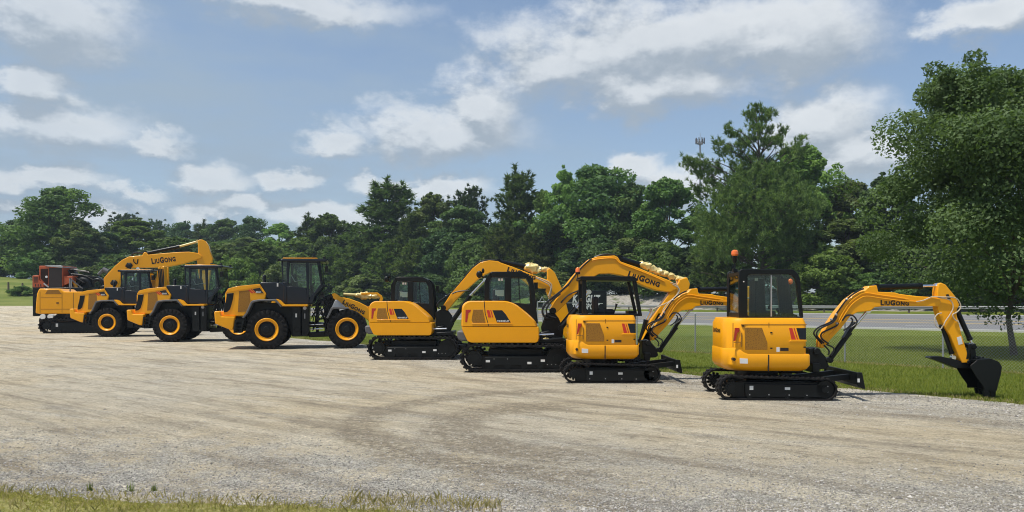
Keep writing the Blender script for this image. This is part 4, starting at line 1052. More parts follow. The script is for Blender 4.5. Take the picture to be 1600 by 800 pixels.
    # stones of two sizes, each with its own grey
    for sc, k, w in ((38, .9, .30), (75, .8, .5)):
        v = N(t, 'ShaderNodeTexVoronoi', i_Scale=sc); L(t, P, v.inputs['Vector'])
        cr = N(t, 'ShaderNodeSeparateColor'); L(t, v.outputs['Color'], cr.inputs[0])
        amt = math_(t, 'MULTIPLY', math_(t, 'ADD', math_(t, 'MULTIPLY', gm, .65), .45), w)
        val = N(t, 'ShaderNodeMapRange'); L(t, cr.outputs[0], val.inputs[0]); val.inputs[3].default_value = .15; val.inputs[4].default_value = 2.1
        vc = N(t, 'ShaderNodeCombineColor'); [L(t, val.outputs[0], vc.inputs[i]) for i in range(3)]
        col = mixc(t, amt, col, mixc(t, 1.0, col, vc.outputs[0], 'MULTIPLY'))
        last = v
    fine = noise(t, P, 160, 3, .8)
    col = mixc(t, math_(t, 'MULTIPLY', sstep(t, fine, .55, .8), .5), col, (.12, .105, .085))
    speck = noise(t, P, 26, 4, .8); col = mixc(t, math_(t, 'MULTIPLY', sstep(t, speck, .58, .72), .45), col, (.17, .145, .11))
    bs = N(t, 'ShaderNodeBsdfPrincipled', i_Roughness=.92); bs.inputs['Specular IOR Level'].default_value = .2
    L(t, col, bs.inputs['Base Color'])
    hgt = math_(t, 'ADD', math_(t, 'MULTIPLY', noise(t, P, 30, 6, .75), .5), math_(t, 'ADD', math_(t, 'MULTIPLY', streak2, .6), math_(t, 'MULTIPLY', noise(t, P, 5, 4, .6), .6)))
    hgt = math_(t, 'ADD', hgt, math_(t, 'MULTIPLY', noise(t, scaled(t, P, (.4, 1.5, 1), R(-36)), 1.6, 6, .7), 1.6))
    bp = N(t, 'ShaderNodeBump', i_Strength=1.0, i_Distance=.10); L(t, hgt, bp.inputs['Height'])
    bp2 = N(t, 'ShaderNodeBump', i_Strength=.5, i_Distance=.015); L(t, last.outputs['Distance'], bp2.inputs['Height']); L(t, bp.outputs[0], bp2.inputs['Normal'])
    L(t, bp2.outputs[0], bs.inputs['Normal']); L(t, bs.outputs[0], out.inputs[0]); return m
def asphalt_material():
    m, t, out = nt('asphalt'); g = N(t, 'ShaderNodeNewGeometry'); P = g.outputs['Position']
    al = scaled(t, P, (1, 1, 1), R(137.6))
    st = noise(t, scaled(t, al, (.03, 1.2, 1)), 1, 4)
    col = mixc(t, st, (.155, .155, .157), (.215, .213, .21)); col = mixc(t, math_(t, 'MULTIPLY', noise(t, P, 14, 4, .8), .5), col, (.12, .12, .12))
    bs = N(t, 'ShaderNodeBsdfPrincipled', i_Roughness=.85); L(t, col, bs.inputs['Base Color']); L(t, bs.outputs[0], out.inputs[0]); return m
MG, MGR, MA = grass_material(), gravel_material(), asphalt_material()
xs = np.concatenate([-np.geomspace(640, 62, 20), np.arange(-60, 60, 1.5), np.geomspace(62, 640, 20)])
ys = np.concatenate([-np.geomspace(100, 12, 8), np.arange(-10, 160, 1.5), np.geomspace(162, 640, 18)])
grid_mesh('grass_ground', xs, ys, MG)
# gravel lot: columns across x between a ragged front and back edge
rng = np.random.default_rng(5)
def rag(x, seed, amps):
    o = np.zeros_like(x)
    for i, (w, a) in enumerate(amps):
        r = np.random.default_rng(seed + i); k = np.arange(-4000, 4000); val = r.uniform(-1, 1, 8001)
        q = (x / w); f = np.floor(q).astype(int); fr = q - f; fr = fr * fr * (3 - 2 * fr)
        o += a * (val[(f % 8000)] * (1 - fr) + val[((f + 1) % 8000)] * fr)
    return o
gx = np.concatenate([np.arange(-120, -20, .5), np.arange(-20, -12, .12), np.arange(-12, 16.2, .05)])
yf = 6.52 - .165 * gx + rag(gx, 1, ((1.7, .12), (.5, .07), (.13, .05))) - .55 * ss(gx, -1.2, .4); yf = np.where(gx > 1, np.minimum(yf, 5.6), yf)
yb = np.minimum((LU - LN[0] * gx) / LN[1], 97.5) + rag(gx, 9, ((2.5, .35), (.6, .18), (.15, .10)))
yb = np.maximum(yb, yf + .05)
T = (np.linspace(0, 1, 70) ** 1.6)[:, None]
GX = np.repeat(gx[None], 70, 0); GY = yf[None] + (yb - yf)[None] * T
# the front and back rows sink just under the grass so that the edge has no floating lip
GZ = ground_z(GX, GY) + .012; GZ[0] -= .02; GZ[-1] -= .02
sheet('gravel_lot', GX, GY, GZ, MGR)
# road and its painted lines
RT = (-RN[1], RN[0])
def strip(name, n0, n1, s0, s1, mat, off, step=3.0):
    s = np.arange(s0, s1 + .01, step); n = np.linspace(n0, n1, max(2, int((n1 - n0) / 1.5) + 1))
    S, Nn = np.meshgrid(s, n); X = S * RT[0] + Nn * RN[0]; Y = S * RT[1] + Nn * RN[1]
    return sheet(name, X, Y, ground_z(X, Y) + off, mat)
strip('road', RN0, RN1, -90, 190, MA, .03)
KM = paint('kerb_concrete', (.52, .51, .48), .85, dirt=.4)
kb = MB(); lp_ = []
for s_ in np.arange(-90, 191, 3.0):
    lp_.append([(s_*RT[0] + n_*RN[0], s_*RT[1] + n_*RN[1], gz(s_*RT[0] + n_*RN[0], s_*RT[1] + n_*RN[1]) + z_) for n_, z_ in ((RN0 - .02, .0), (RN0 - .02, .14), (RN0 + .2, .14), (RN0 + .24, .0))])
tag(kb.loft(lp_).build('kerb', KM), kind='structure')
def line_mat(name, c):
    m, t, out = nt(name); g = N(t, 'ShaderNodeNewGeometry'); bs = N(t, 'ShaderNodeBsdfPrincipled', i_Roughness=.7)
    L(t, mixc(t, sstep(t, noise(t, g.outputs['Position'], 3, 5, .7), .5, .75), (*c, 1), (*[v * .6 for v in c], 1)), bs.inputs['Base Color']); L(t, bs.outputs[0], out.inputs[0]); return m
WL, YL = line_mat('white_line', (.62, .62, .60)), line_mat('yellow_line', (.52, .36, .08))
for i, (n, mt) in enumerate(((RN0 + .9, WL), (RN1 - 1.0, WL), (RN0 + 8.0, YL), (RN0 + 11.8, YL))): strip('road_marking', n, n + .45, -90, 190, mt, .036)
for lane in (RN0 + 4.4, RN0 + 15.6):
    b = MB()
    for k in range(-7, 15):
        pts = []
        for s_, n_ in ((k * 12, lane), (k * 12 + 3.2, lane), (k * 12 + 3.2, lane + .14), (k * 12, lane + .14)):
            X, Y = s_ * RT[0] + n_ * RN[0], s_ * RT[1] + n_ * RN[1]; pts.append((X, Y, gz(X, Y) + .038))
        b.add(pts, [(0, 1, 2, 3)])
    o = b.build('road_marking', WL); tag(o, kind='structure')

# ------------------------------------------------------------------ grass blades, stones
def leaf_material(name, a, b, trans=.3, rough=.6, up=0):
    m, t, out = nt(name)
    at = N(t, 'ShaderNodeAttribute', attribute_name='tint'); oi = N(t, 'ShaderNodeObjectInfo')
    c = mixc(t, at.outputs['Fac'], (*a, 1), (*b, 1))
    hs = N(t, 'ShaderNodeHueSaturation'); L(t, c, hs.inputs['Color'])
    L(t, math_(t, 'ADD', math_(t, 'MULTIPLY', oi.outputs['Random'], .5), .75), hs.inputs['Value'])
    L(t, math_(t, 'ADD', math_(t, 'MULTIPLY', oi.outputs['Random'], .03), .485), hs.inputs['Hue'])
    d = N(t, 'ShaderNodeBsdfPrincipled', i_Roughness=rough); d.inputs['Specular IOR Level'].default_value = .12; L(t, hs.outputs[0], d.inputs['Base Color'])
    if up:
        ge = N(t, 'ShaderNodeNewGeometry'); mx = N(t, 'ShaderNodeMix', data_type='VECTOR'); mx.inputs[0].default_value = up; L(t, ge.outputs['Normal'], mx.inputs[4]); mx.inputs[5].default_value = (0, 0, 1)
        L(t, mx.outputs[1], d.inputs['Normal'])
    tr = N(t, 'ShaderNodeBsdfTranslucent'); L(t, mixc(t, 1.0, hs.outputs[0], (1.1, 1.2, .5), 'MULTIPLY'), tr.inputs[0])
    x = N(t, 'ShaderNodeMixShader'); x.inputs[0].default_value = trans; L(t, d.outputs[0], x.inputs[1]); L(t, tr.outputs[0], x.inputs[2]); L(t, x.outputs[0], out.inputs[0]); return m
GB = leaf_material('grass_blade', (.30, .33, .06), (.64, .57, .24), .55, .7, .6)
GB2 = leaf_material('lawn_blade', (.095, .132, .012), (.21, .225, .030), .36, .7, .6)
def blades(name, P, hmin, hmax, w, mat, seed, lean=.5):
    r = np.random.default_rng(seed); n = len(P); a = r.uniform(0, 2*np.pi, n); h = r.uniform(hmin, hmax, n); wd = w * r.uniform(.6, 1.3, n)
    d = np.stack([np.cos(a), np.sin(a), np.zeros(n)], 1); q = r.uniform(0, 2*np.pi, n); tip = np.stack([np.cos(q), np.sin(q), np.zeros(n)], 1) * (h * lean * r.uniform(0, 1, n))[:, None]
    up = np.array([0, 0, 1.0]); mid = P + tip * .35 + up * (h * .55)[:, None]; top = P + tip + up * h[:, None]
    v = np.empty((n, 2, 3, 3)); s = d * wd[:, None] * .5
    v[:, 0, 0], v[:, 0, 1], v[:, 0, 2] = P - s, P + s, mid + s * .7; v[:, 1, 0], v[:, 1, 1], v[:, 1, 2] = P - s, mid + s * .7, top
    t = np.repeat(np.clip(r.normal(.35, .28, n), 0, 1), 2)
    return fast_mesh(name, v.reshape(-1, 3), 3, mat, t)
r = np.random.default_rng(3)
n = 26000; fx = r.uniform(-6.5, -.55, n); back = 6.62 - .165 * fx + rag(fx, 1, ((1.7, .12), (.5, .07))) - .55 * ss(fx, -1.2, .4)
fy = back - np.abs(r.normal(0, 1, n)) * .75 + np.where(r.random(n) < .06, r.uniform(0, .35, n), 0)
pn = rag(fx * 1.0 + fy * 3.1, 31, ((.5, .5), (.17, .3))) + rag(fy * 1.0 - fx * 2.3, 37, ((.4, .4),))
kp = r.random(n) < np.clip(.62 + .55 * pn, .12, 1); fx, fy = fx[kp], fy[kp]
P = np.stack([fx, fy, np.zeros(len(fx))], 1)
o = blades('foreground_grass', P, .008, .034, .007, GB, 4, 2.2); tag(o, 'yellow green verge grass along the bottom edge of the gravel', 'grass', kind='stuff')
n = 190000; dd = 12.5 + 28 * r.random(n) ** 1.25; kk = r.uniform(-.28, .75, n); lx, ly = kk * dd, dd
u = LN[0] * lx + LN[1] * ly + rag(lx, 9, ((2.5, -.25), (.6, -.12)))
keep = (u > LU - .15 - .45 * (r.random(n) ** 4)) & (RN[0]*lx + RN[1]*ly < RN0 - .4); lx, ly, u = lx[keep], ly[keep], u[keep]
P = np.stack([lx, ly, ground_z(lx, ly)], 1)
o = blades('lawn_grass', P, .03, .085, .011, GB2, 6, .8); tag(o, 'mown green lawn grass between the gravel and the road', 'grass', kind='stuff')
# dry strip of taller grass along the fence foot and the lot edge
n = 9000; s = r.uniform(-14, 18, n); uo = FU - .1 + r.normal(0, .10, n); FT = (-LN[1], LN[0])
P = np.stack([s * FT[0] + uo * LN[0], s * FT[1] + uo * LN[1], np.zeros(n)], 1)
m2 = 9000; s = r.uniform(-12, 40, m2); uo = LU + .05 + np.abs(r.normal(0, .16, m2)); Q = np.stack([s * FT[0] + uo * LN[0], s * FT[1] + uo * LN[1], np.zeros(m2)], 1)
DRY = leaf_material('dry_grass', (.28, .25, .10), (.54, .46, .25), .5, .7, .6)
m3 = 2600; qx = r.uniform(-6.5, -.5, m3); qy = 6.62 - .165 * qx - .55 * ss(qx, -1.2, .4) - np.abs(r.normal(0, .55, m3)) + .04; S3 = np.stack([qx, qy, np.zeros(m3)], 1)
m4 = 700; qx = r.uniform(-1.6, -.1, m4); qy = 6.75 - .165 * qx + r.normal(0, .12, m4); S4 = np.stack([qx, qy, np.full(m4, .01)], 1)
o = blades('dry_grass', np.concatenate([P, Q, S3, S4]), .02, .09, .010, DRY, 8, .9); tag(o, 'dry straw coloured grass in the verge, along the fence foot and the gravel edge', 'grass', kind='stuff')
def stones(name, P, S, seed):
    r = np.random.default_rng(seed); n = len(P)
    base = np.array([[1,0,0],[-1,0,0],[0,1,0],[0,-1,0],[0,0,.7],[0,0,-.7]], float)
    tri = np.array([[0,2,4],[2,1,4],[1,3,4],[3,0,4],[2,0,5],[1,2,5],[3,1,5],[0,3,5]])
    V = base[None] * (r.uniform(.6, 1.35, (n, 6, 1))) * S[:, None, None]
    a = r.uniform(0, 6.28, n); ca, sa = np.cos(a), np.sin(a)
    X = V[..., 0] * ca[:, None] - V[..., 1] * sa[:, None]; Y = V[..., 0] * sa[:, None] + V[..., 1] * ca[:, None]
    V = np.stack([X, Y, V[..., 2]], -1) + P[:, None]
    return fast_mesh(name, V[:, tri].reshape(-1, 3), 3, STONE, np.repeat(r.random(n), 8))
STONE = leaf_material('stone', (.19, .18, .16), (.62, .59, .53), 0, .9)
n = 70000; d = 6.4 + 7 * r.random(n) ** 2.2; k = r.uniform(-.75, .75, n); sx_, sy_ = k * d, d
keep = sy_ > 6.55 - .165 * sx_ - .55 * ss(sx_, -1.2, .4); keep &= (LN[0] * sx_ + LN[1] * sy_ < LU - .3); keep &= r.random(n) < np.clip(1.25 - (sy_ + .2 * sx_ - 6.6) / 3.0, .06, 1)
P = np.stack([sx_, sy_, np.full(n, .016)], 1)[keep]; S = (.004 + .011 * r.random(len(P)) ** 3)
S[r.random(len(P)) < .006] *= 2.0
o = stones('loose_gravel', P, S, 2); tag(o, 'loose grey gravel stones scattered over the lot', 'gravel', kind='stuff')
n = 9000; s = r.uniform(-3, 26, n); uo = LU - .25 - np.abs(r.normal(0, 1.3, n)); P = np.stack([s * FT[0] + uo * LN[0], s * FT[1] + uo * LN[1], np.full(n, .016)], 1)
o = stones('edge_gravel', P, .008 + .02 * r.random(n) ** 3, 21); tag(o, 'coarse pale gravel along the lawn side of the lot', 'gravel', kind='stuff')
# small weeds in the gravel beside the verge
WEED = leaf_material('weed_leaf', (.10, .14, .04), (.26, .28, .10), .3)
for i, (px, h, lab) in enumerate(((140, .14, 'small green weed at the gravel edge, leftmost of three'), (205, .17, 'upright green weed at the gravel edge, between two others'), (240, .13, 'small green weed at the gravel edge, rightmost of three'))):
    d = CAMH * FPX / (769 - HZ); x = (px - 800) / FPX * d
    rr_ = np.random.default_rng(40 + i); m_ = 26; ang = rr_.uniform(0, 6.28, m_); rad_ = rr_.uniform(0, .035, m_)
    P = np.stack([x + np.cos(ang) * rad_, d + np.sin(ang) * rad_, np.full(m_, .005)], 1)
    o = blades('weed', P, h * .25, h * .8, .010, WEED, 50 + i, .45); tag(o, lab, 'weed')
# ------------------------------------------------------------------ trees
LEAF = dict(
    lawn=leaf_material('lawn_tree_leaf', (0.091, 0.158, 0.060), (0.189, 0.292, 0.124), .42, .5),
    oak=leaf_material('oak_leaf', (0.059, 0.109, 0.032), (0.137, 0.210, 0.067), .36, .5),
    dark=leaf_material('dark_leaf', (0.043, 0.082, 0.030), (0.107, 0.165, 0.058), .36, .5),
    mid=leaf_material('mid_leaf', (0.072, 0.132, 0.036), (0.169, 0.259, 0.078), .36, .5),
    light=leaf_material('light_leaf', (0.109, 0.189, 0.039), (0.234, 0.339, 0.089), .36, .5),
    olive=leaf_material('olive_leaf', (0.082, 0.125, 0.036), (0.210, 0.259, 0.096), .36, .5),
    pine=leaf_material('pine_needle', (0.056, 0.095, 0.032), (0.132, 0.186, 0.065), .36, .55),
    pinelow=leaf_material('young_pine_needle', (0.075, 0.122, 0.036), (0.186, 0.242, 0.073), .36, .55),
)
def leaf_quads(c, rad, per, size, r, flat=.8, up=.35):
    """per leaves round every clump centre, most of them near the clump's surface"""
    n = len(c); C_ = np.repeat(c, per, 0); rr_ = np.repeat(rad, per)
    d = r.normal(size=(n * per, 3)); d[:, 2] += .15; d /= np.linalg.norm(d, axis=1)[:, None]
    p = C_ + d * (rr_ * (.35 + .72 * r.random(n * per) ** .55))[:, None] * np.array([1, 1, flat])
    nr = d * .6 + r.normal(size=(n * per, 3)) * .55; nr[:, 2] += up; nr /= np.linalg.norm(nr, axis=1)[:, None]
    a = np.cross(nr, r.normal(size=(n * per, 3))); a /= np.linalg.norm(a, axis=1)[:, None]; b = np.cross(nr, a)
    s = size * r.uniform(.55, 1.3, n * per)[:, None]; a = a * s; b = b * s * .55
    V = np.stack([p - a, p - b * 1.0 + a * .1, p + a, p + b + a * .1], 1)
    t = np.clip(np.repeat(r.normal(.42, .22, n), per) + r.normal(0, .16, n * per), 0, 1)
    return V.reshape(-1, 3), t
def trunk_mb(h, r0, bends, r, top=.0):
    pts = [Vector((0, 0, -.3))]; x = y = 0
    for k in range(1, bends + 1):
        x += r.normal(0, h * .012); y += r.normal(0, h * .012); pts.append(Vector((x, y, h * k / bends)))
    rs = [r0 * (1.35 if k == 0 else (1 - k / bends) * .93 + .07) for k in range(bends + 1)]
    return pts, rs
def limb(b, p0, p1, r0, r):
    p0, p1 = Vector(p0), Vector(p1); ln = (p1 - p0).length; m = p0.lerp(p1, .5) + Vector(r.normal(0, ln * .07, 3)) + Vector((0, 0, ln * .06))
    b.tube(smooth_path([p0, m, p1], 3), [r0 * (1 - .75 * k / 6) for k in range(7)], 6)
def broadleaf(seed, h, w, nb, per, leaf, low=.1, shape=.75, br=(.11, .2), boxy=0, r0=.25):
    r = np.random.default_rng(seed); c = []; rad = []
    lob = [(r.uniform(0, 6.28), r.uniform(.2, .9)) for _ in range(5)]
    while len(c) < nb:
        t = r.random() ** .8; z = h * (low + (1 - low) * t); wf = (np.sin(np.pi * min(1, (.10 + .9 * t)) ** shape)) ** .6
        if boxy: wf = (1 - abs(2 * t - 1) ** boxy) ** .6
        a = r.uniform(0, 6.28); kk_ = .5 if boxy else 1; k = 1 + kk_ * .22 * np.sin(a * 2 + lob[0][0] + t * 4) + kk_ * .16 * np.sin(a * 3 + lob[1][0] - t * 5)
        q = w / 2 * wf * k * (r.random() ** .42); rb = w * .84 * r.uniform(*br) * (.75 + .4 * (1 - t))
        x, y = q * np.cos(a), q * np.sin(a)
        if z + rb * .7 > h: z = h - rb * .7
        c.append((x, y, max(z, rb * .5))); rad.append(rb)
    # small outlying sprays break the outline
    for _ in range(nb // 2):
        i = r.integers(0, nb); d = r.normal(size=3); d[2] = abs(d[2]) * .8 + .1; d /= np.linalg.norm(d)
        c.append(tuple(np.array(c[i]) + d * rad[i] * r.uniform(.95, 1.5))); rad.append(rad[i] * r.uniform(.25, .5))
    c = np.array(c); rad = np.array(rad)
    V1, t1 = leaf_quads(c[:nb], rad[:nb], per, leaf, r); V2, t2 = leaf_quads(c[nb:], rad[nb:], max(12, per // 6), leaf, r)
    V = np.concatenate([V1, V2]); t = np.concatenate([t1, t2])
    pts, rs = trunk_mb(h * .8, r0, 6, r); b = MB(); b.tube(pts, rs, 9)
    for i in r.choice(nb, min(nb, 22), False):
        z = max(h * .12, c[i][2] * r.uniform(.45, .75)); k = min(5, int(z / (h * .8) * 6)); p0 = pts[k].lerp(pts[k + 1], .5)
        limb(b, p0, c[i], r0 * .38, r)
    return b, V, t
def tufts(c, dirs, k, ln, wd, r, spread=.8):
    n = len(c); C_ = np.repeat(c, k, 0); D = np.repeat(dirs, k, 0)
    d = D + r.normal(size=(n * k, 3)) * spread; d /= np.linalg.norm(d, axis=1)[:, None]
    start = C_ + D * (r.random(n * k) * ln * .6)[:, None]
    s = np.cross(d, r.normal(size=(n * k, 3))); s /= np.linalg.norm(s, axis=1)[:, None]
    l_ = ln * r.uniform(.6, 1.15, n * k)[:, None]; s = s * wd * .5
    V = np.stack([start - s, start + s, start + d * l_], 1)
    t = np.clip(np.repeat(r.normal(.4, .22, n), k) + r.normal(0, .18, n * k), 0, 1)
    return V.reshape(-1, 3), t
def conifer(seed, h, w, k, ln, wd, low=.06, leaders=5, r0=.22, full=.52):
    r = np.random.default_rng(seed); c = []; D = []; b = MB()
    pts, rs = trunk_mb(h * .97, r0, 7, r); b.tube(pts, rs, 8)
    def at(z): q = min(max(z / (h * .97) * 7, 0), 6.99); i = int(q); return pts[i].lerp(pts[i + 1], q - i)
    z = h * low
    while z < h * .97:
        t = z / h; L0 = w / 2 * (1 - t) ** full * (.75 + .35 * r.random()) + .25
        for j in range(int(r.integers(4, 7))):
            a = r.uniform(0, 6.28); l_ = L0 * r.uniform(.6, 1.15); p0 = at(z)
            rise = l_ * r.uniform(.05, .6); p1 = p0 + Vector((math.cos(a) * l_, math.sin(a) * l_, rise))
            if j % 2 == 0: limb(b, p0, p1, .05 + .04 * (1 - t), r)
            for s in np.linspace(.35, 1, max(2, int(l_ / .55))):
                q = np.array(p0) + (np.array(p1) - np.array(p0)) * s + r.normal(0, .16 + .1 * l_ * s, 3)
                c.append(q); d = np.array([math.cos(a) * .55, math.sin(a) * .55, .75]) + r.normal(0, .25, 3); D.append(d / np.linalg.norm(d))
        z += h * .022 * r.uniform(.7, 1.3)
    for _ in range(leaders):            # candle-like leaders at the top
        a = r.uniform(0, 6.28); q = r.uniform(.0, .16) * w; zz = h * r.uniform(.72, .93); hh = h * r.uniform(.08, .15)
        p = np.array([q * math.cos(a), q * math.sin(a), zz])
        for s in np.linspace(0, 1, 6): c.append(p + np.array([0, 0, hh * s])); D.append(np.array([0, 0, 1.0]))
    for s in np.linspace(0, 1, 7): p = at(h * (.86 + .11 * s)); c.append(np.array(p)); D.append(np.array([0, 0, 1.0]))
    V, t = tufts(np.array(c), np.array(D), k, ln, wd, r)
    return b, V, t
PROTO = {}
def proto(key, made, h, w, leafmat):
    b, V, t = made; nper = 3 if key.startswith('pine') else 4
    cr = fast_mesh('crown', V, nper, LEAF[leafmat], t); tk = b.build('trunk', 'bark')
    PROTO[key] = (cr.data, tk.data, h, w)
    bpy.data.objects.remove(cr); bpy.data.objects.remove(tk)
def variant(key, src, leafmat):
    c, tk, h, w = PROTO[src]; c = c.copy(); c.materials.clear(); c.materials.append(LEAF[leafmat]); PROTO[key] = (c, tk, h, w)
proto('oak_a', broadleaf(11, 18, 13, 96, 282, 0.26), 18, 13, 'oak')
proto('oak_b', broadleaf(12, 18, 11, 92, 282, 0.26, low=.06, shape=.9), 18, 11, 'oak')
proto('ash_a', broadleaf(13, 18, 10, 105, 249, 0.25, low=.05, shape=.85, br=(.10, .17)), 18, 10, 'mid')
proto('ash_b', broadleaf(14, 18, 8, 96, 249, 0.24, low=.04, shape=1.0, br=(.11, .18)), 18, 8, 'mid')
proto('bush_a', broadleaf(15, 7, 8, 84, 282, 0.20, low=.02, shape=.7, br=(.11, .19), r0=.12), 7, 8, 'mid')
proto('bush_b', broadleaf(16, 7, 7, 84, 282, 0.20, low=.02, shape=.8, br=(.12, .2), r0=.12), 7, 7, 'olive')
proto('pine_a', conifer(17, 18, 9, 26, .75, 0.188), 18, 9, 'pine')
proto('pine_b', conifer(18, 18, 8, 26, .75, 0.188, leaders=8), 18, 8, 'pine')
proto('pine_low', conifer(19, 9, 7, 26, .6, 0.163, leaders=6, full=.6, r0=.14), 9, 7, 'pinelow')
proto('pine_round', conifer(20, 18, 10, 30, .6, 0.200, low=.5, leaders=3, full=.35), 18, 10, 'dark')
variant('oak_dark', 'oak_a', 'dark'); variant('oak_mid', 'oak_a', 'mid'); variant('ash_light', 'ash_a', 'light'); variant('ash_dark', 'ash_b', 'dark'); variant('ash_olive', 'ash_a', 'olive')
variant('bush_light', 'bush_a', 'light'); variant('bush_dark', 'bush_b', 'dark'); variant('ash_bright', 'ash_b', 'light'); variant('oak_olive', 'oak_b', 'olive')
NAME = {'pine': 'pine_tree', 'bush': 'shrub', 'oak': 'oak_tree', 'ash': 'broadleaf_tree'}
CATS = {'pine': 'pine tree', 'bush': 'shrub', 'oak': 'tree', 'ash': 'tree'}
_tk = random.Random(99)
def plant(key, px, top, wpx, n=None, d=None, label='', group='trees behind the road', base=None):
    k = (px - 800) / FPX
    if d is None: d = n / (RN[0] * k + RN[1])
    x, y = k * d, d; z0 = gz(x, y) - .05
    h = CAMH + (HZ - top) * d / FPX - z0; w = wpx * d / FPX
    c, t, ph, pw = PROTO[key]; kind = key.split('_')[0]
    o = thing(NAME[kind], label, CATS[kind], (x, y, z0), _tk.uniform(0, 6.28), group)
    o.scale = (w / pw, w / pw, h / ph)
    for nm, me in (('trunk', t), ('crown', c)):
        q = bpy.data.objects.new(nm, me); COL.objects.link(q); q.parent = o
    return o
TREES = [
 # key, photo column, top row, width, road offset n, label
 ('ash_light', 1246, 232, 150, 98, 'bright green broadleaf tree directly behind the tall open-topped pine'),
 ('oak_olive', 1328, 286, 120, 99, 'olive green rounded tree right of the tall pine'),
 ('ash_dark', 1388, 278, 110, 92, 'dark slender tree with thin wispy top, left of the big lawn tree'),
 ('bush_light', 1290, 398, 120, 84.5, 'light green shrubby tree just right of the nearest cab'),
 ('ash_olive', 1322, 345, 130, 91, 'olive tree above the shrubs over the nearest boom'),
 ('oak_dark', 1440, 335, 170, 90, 'dark tree behind the road above the nearest boom lettering'),
 ('oak_b', 1520, 325, 170, 93, 'dark tree behind the road, hidden by the big lawn tree crown'),
 ('bush_a', 1375, 425, 110, 85, 'dark green shrub along the road behind the nearest boom'),
 ('bush_dark', 1450, 415, 120, 86, 'dark shrub along the road behind the nearest arm'),
 ('bush_a', 1530, 410, 130, 85, 'dark green shrub along the road left of the lawn tree trunk'),
 ('bush_b', 1610, 405, 140, 86, 'shrub along the road behind the lawn tree trunk'),
 ('oak_a', 1640, 300, 200, 97, 'dark tree at the right edge behind the lawn tree'),
 ('ash_a', 1043, 281, 120, 99, 'mid green upright tree left of the tall open-topped pine'),
 ('oak_a', 930, 263, 175, 100, 'large dark round oak, highest of the middle tree line'),
 ('oak_b', 985, 290, 110, 102, 'dark oak at the right shoulder of the highest oak'),
 ('ash_bright', 880, 268, 66, 97, 'narrow bright green tree at the left shoulder of the highest oak'),
 ('ash_light', 846, 300, 80, 98, 'lighter green tree between the spiky pine and the highest oak'),
 ('pine_b', 806, 273, 100, 96, 'tall spiky dark pine behind the middle excavator boom'),
 ('pine_round', 735, 297, 90, 104, 'flat topped pine with round needle clumps between the two spiky pines'),
 ('oak_b', 722, 325, 120, 98, 'dark tree below the flat topped pine'),
 ('ash_olive', 676, 305, 95, 98, 'olive tree with feathery top between the spiky pine and the flat topped pine'),
 ('pine_a', 600, 291, 150, 95, 'broad spiky dark pine, biggest of the left middle tree line'),
 ('pine_b', 640, 335, 100, 93, 'lower dark pine beside the broad spiky pine'),
 ('ash_dark', 548, 352, 70, 96, 'dark narrow tree just left of the broad spiky pine'),
 ('ash_a', 515, 336, 90, 93, 'round topped tree between the third loader cab and the broad spiky pine'),
 ('pine_a', 478, 341, 80, 95, 'dark pine top above the third loader cab'),
 ('ash_light', 437, 350, 70, 98, 'thin leaved pale tree left above the third loader cab'),
 ('oak_dark', 392, 341, 70, 100, 'dark tufted tree top between the second and third loaders'),
 ('oak_b', 352, 344, 80, 100, 'dark rounded tree right of the long raised boom'),
 ('pine_b', 318, 350, 60, 98, 'dark pine top behind the tip of the long raised boom'),
 ('oak_dark', 285, 349, 70, 101, 'dark distant tree above the long raised boom lettering'),
 ('pine_round', 245, 346, 55, 103, 'flat topped distant pine above the long raised boom'),
 ('pine_round', 195, 336, 80, 100, 'dark flat topped pines just right of the large left oak'),
]
LOW = [
 ('pine_low', 1130, 345, 110, 88, 'young pine left below the tall open-topped pine'), ('bush_dark', 1085, 395, 100, 92, 'dark bush above the canopy excavator arm'),
 ('bush_a', 1035, 380, 110, 91.5, 'rounded green bush above the bent boom tip'), ('oak_olive', 990, 372, 110, 93, 'olive bushy tree above the bent boom'),
 ('bush_dark', 935, 375, 110, 92.5, 'dark bush behind the top of the bent boom'), ('ash_dark', 880, 350, 100, 95, 'dark tree in the gap left of the bent boom'),
 ('pine_low', 835, 370, 90, 92, 'young pine behind the wrapped boom tip'), ('pine_low', 790, 365, 100, 92, 'young pine above the closed cab of the third excavator from the right'),
 ('bush_a', 740, 375, 100, 91, 'green bush left of the bent boom over the closed cab'), ('bush_dark', 700, 365, 100, 93, 'very dark bush between the two closed cabs'),
 ('pine_low', 655, 380, 95, 90, 'young pine above the leftmost closed excavator cab'), ('pine_low', 610, 385, 95, 89.5, 'young pine left above the leftmost closed excavator cab'),
 ('pine_low', 562, 380, 95, 90, 'young pine right of the third loader cab'), ('pine_low', 520, 392, 80, 88, 'young pine beside the third loader mirror'),
 ('ash_light', 470, 372, 80, 90, 'fresh green tree behind the third loader cab'), ('bush_light', 425, 385, 80, 89, 'light green bush left of the third loader cab'),
 ('oak_olive', 385, 372, 80, 90, 'olive tree behind the second loader hood'), ('pine_low', 345, 382, 80, 89, 'young pine behind the second loader cab'),
 ('bush_a', 300, 375, 80, 92, 'green bush behind the long raised boom'), ('ash_olive', 260, 372, 80, 95, 'olive tree behind the long raised boom elbow'),
 ('bush_b', 860, 425, 90, 86, 'low shrub on the verge behind the wrapped boom tip'), ('bush_a', 760, 425, 100, 85, 'low shrub on the verge between the closed cabs'),
 ('bush_dark', 665, 430, 100, 85, 'low dark shrub on the verge behind the leftmost closed cab'), ('bush_b', 575, 430, 90, 85, 'low shrub on the verge behind the third loader arms'),
 ('bush_a', 505, 430, 80, 85, 'low shrub on the verge in front of the third loader cab'), ('bush_dark', 1165, 420, 90, 92, 'dark shrub left behind the nearest cab'),
]
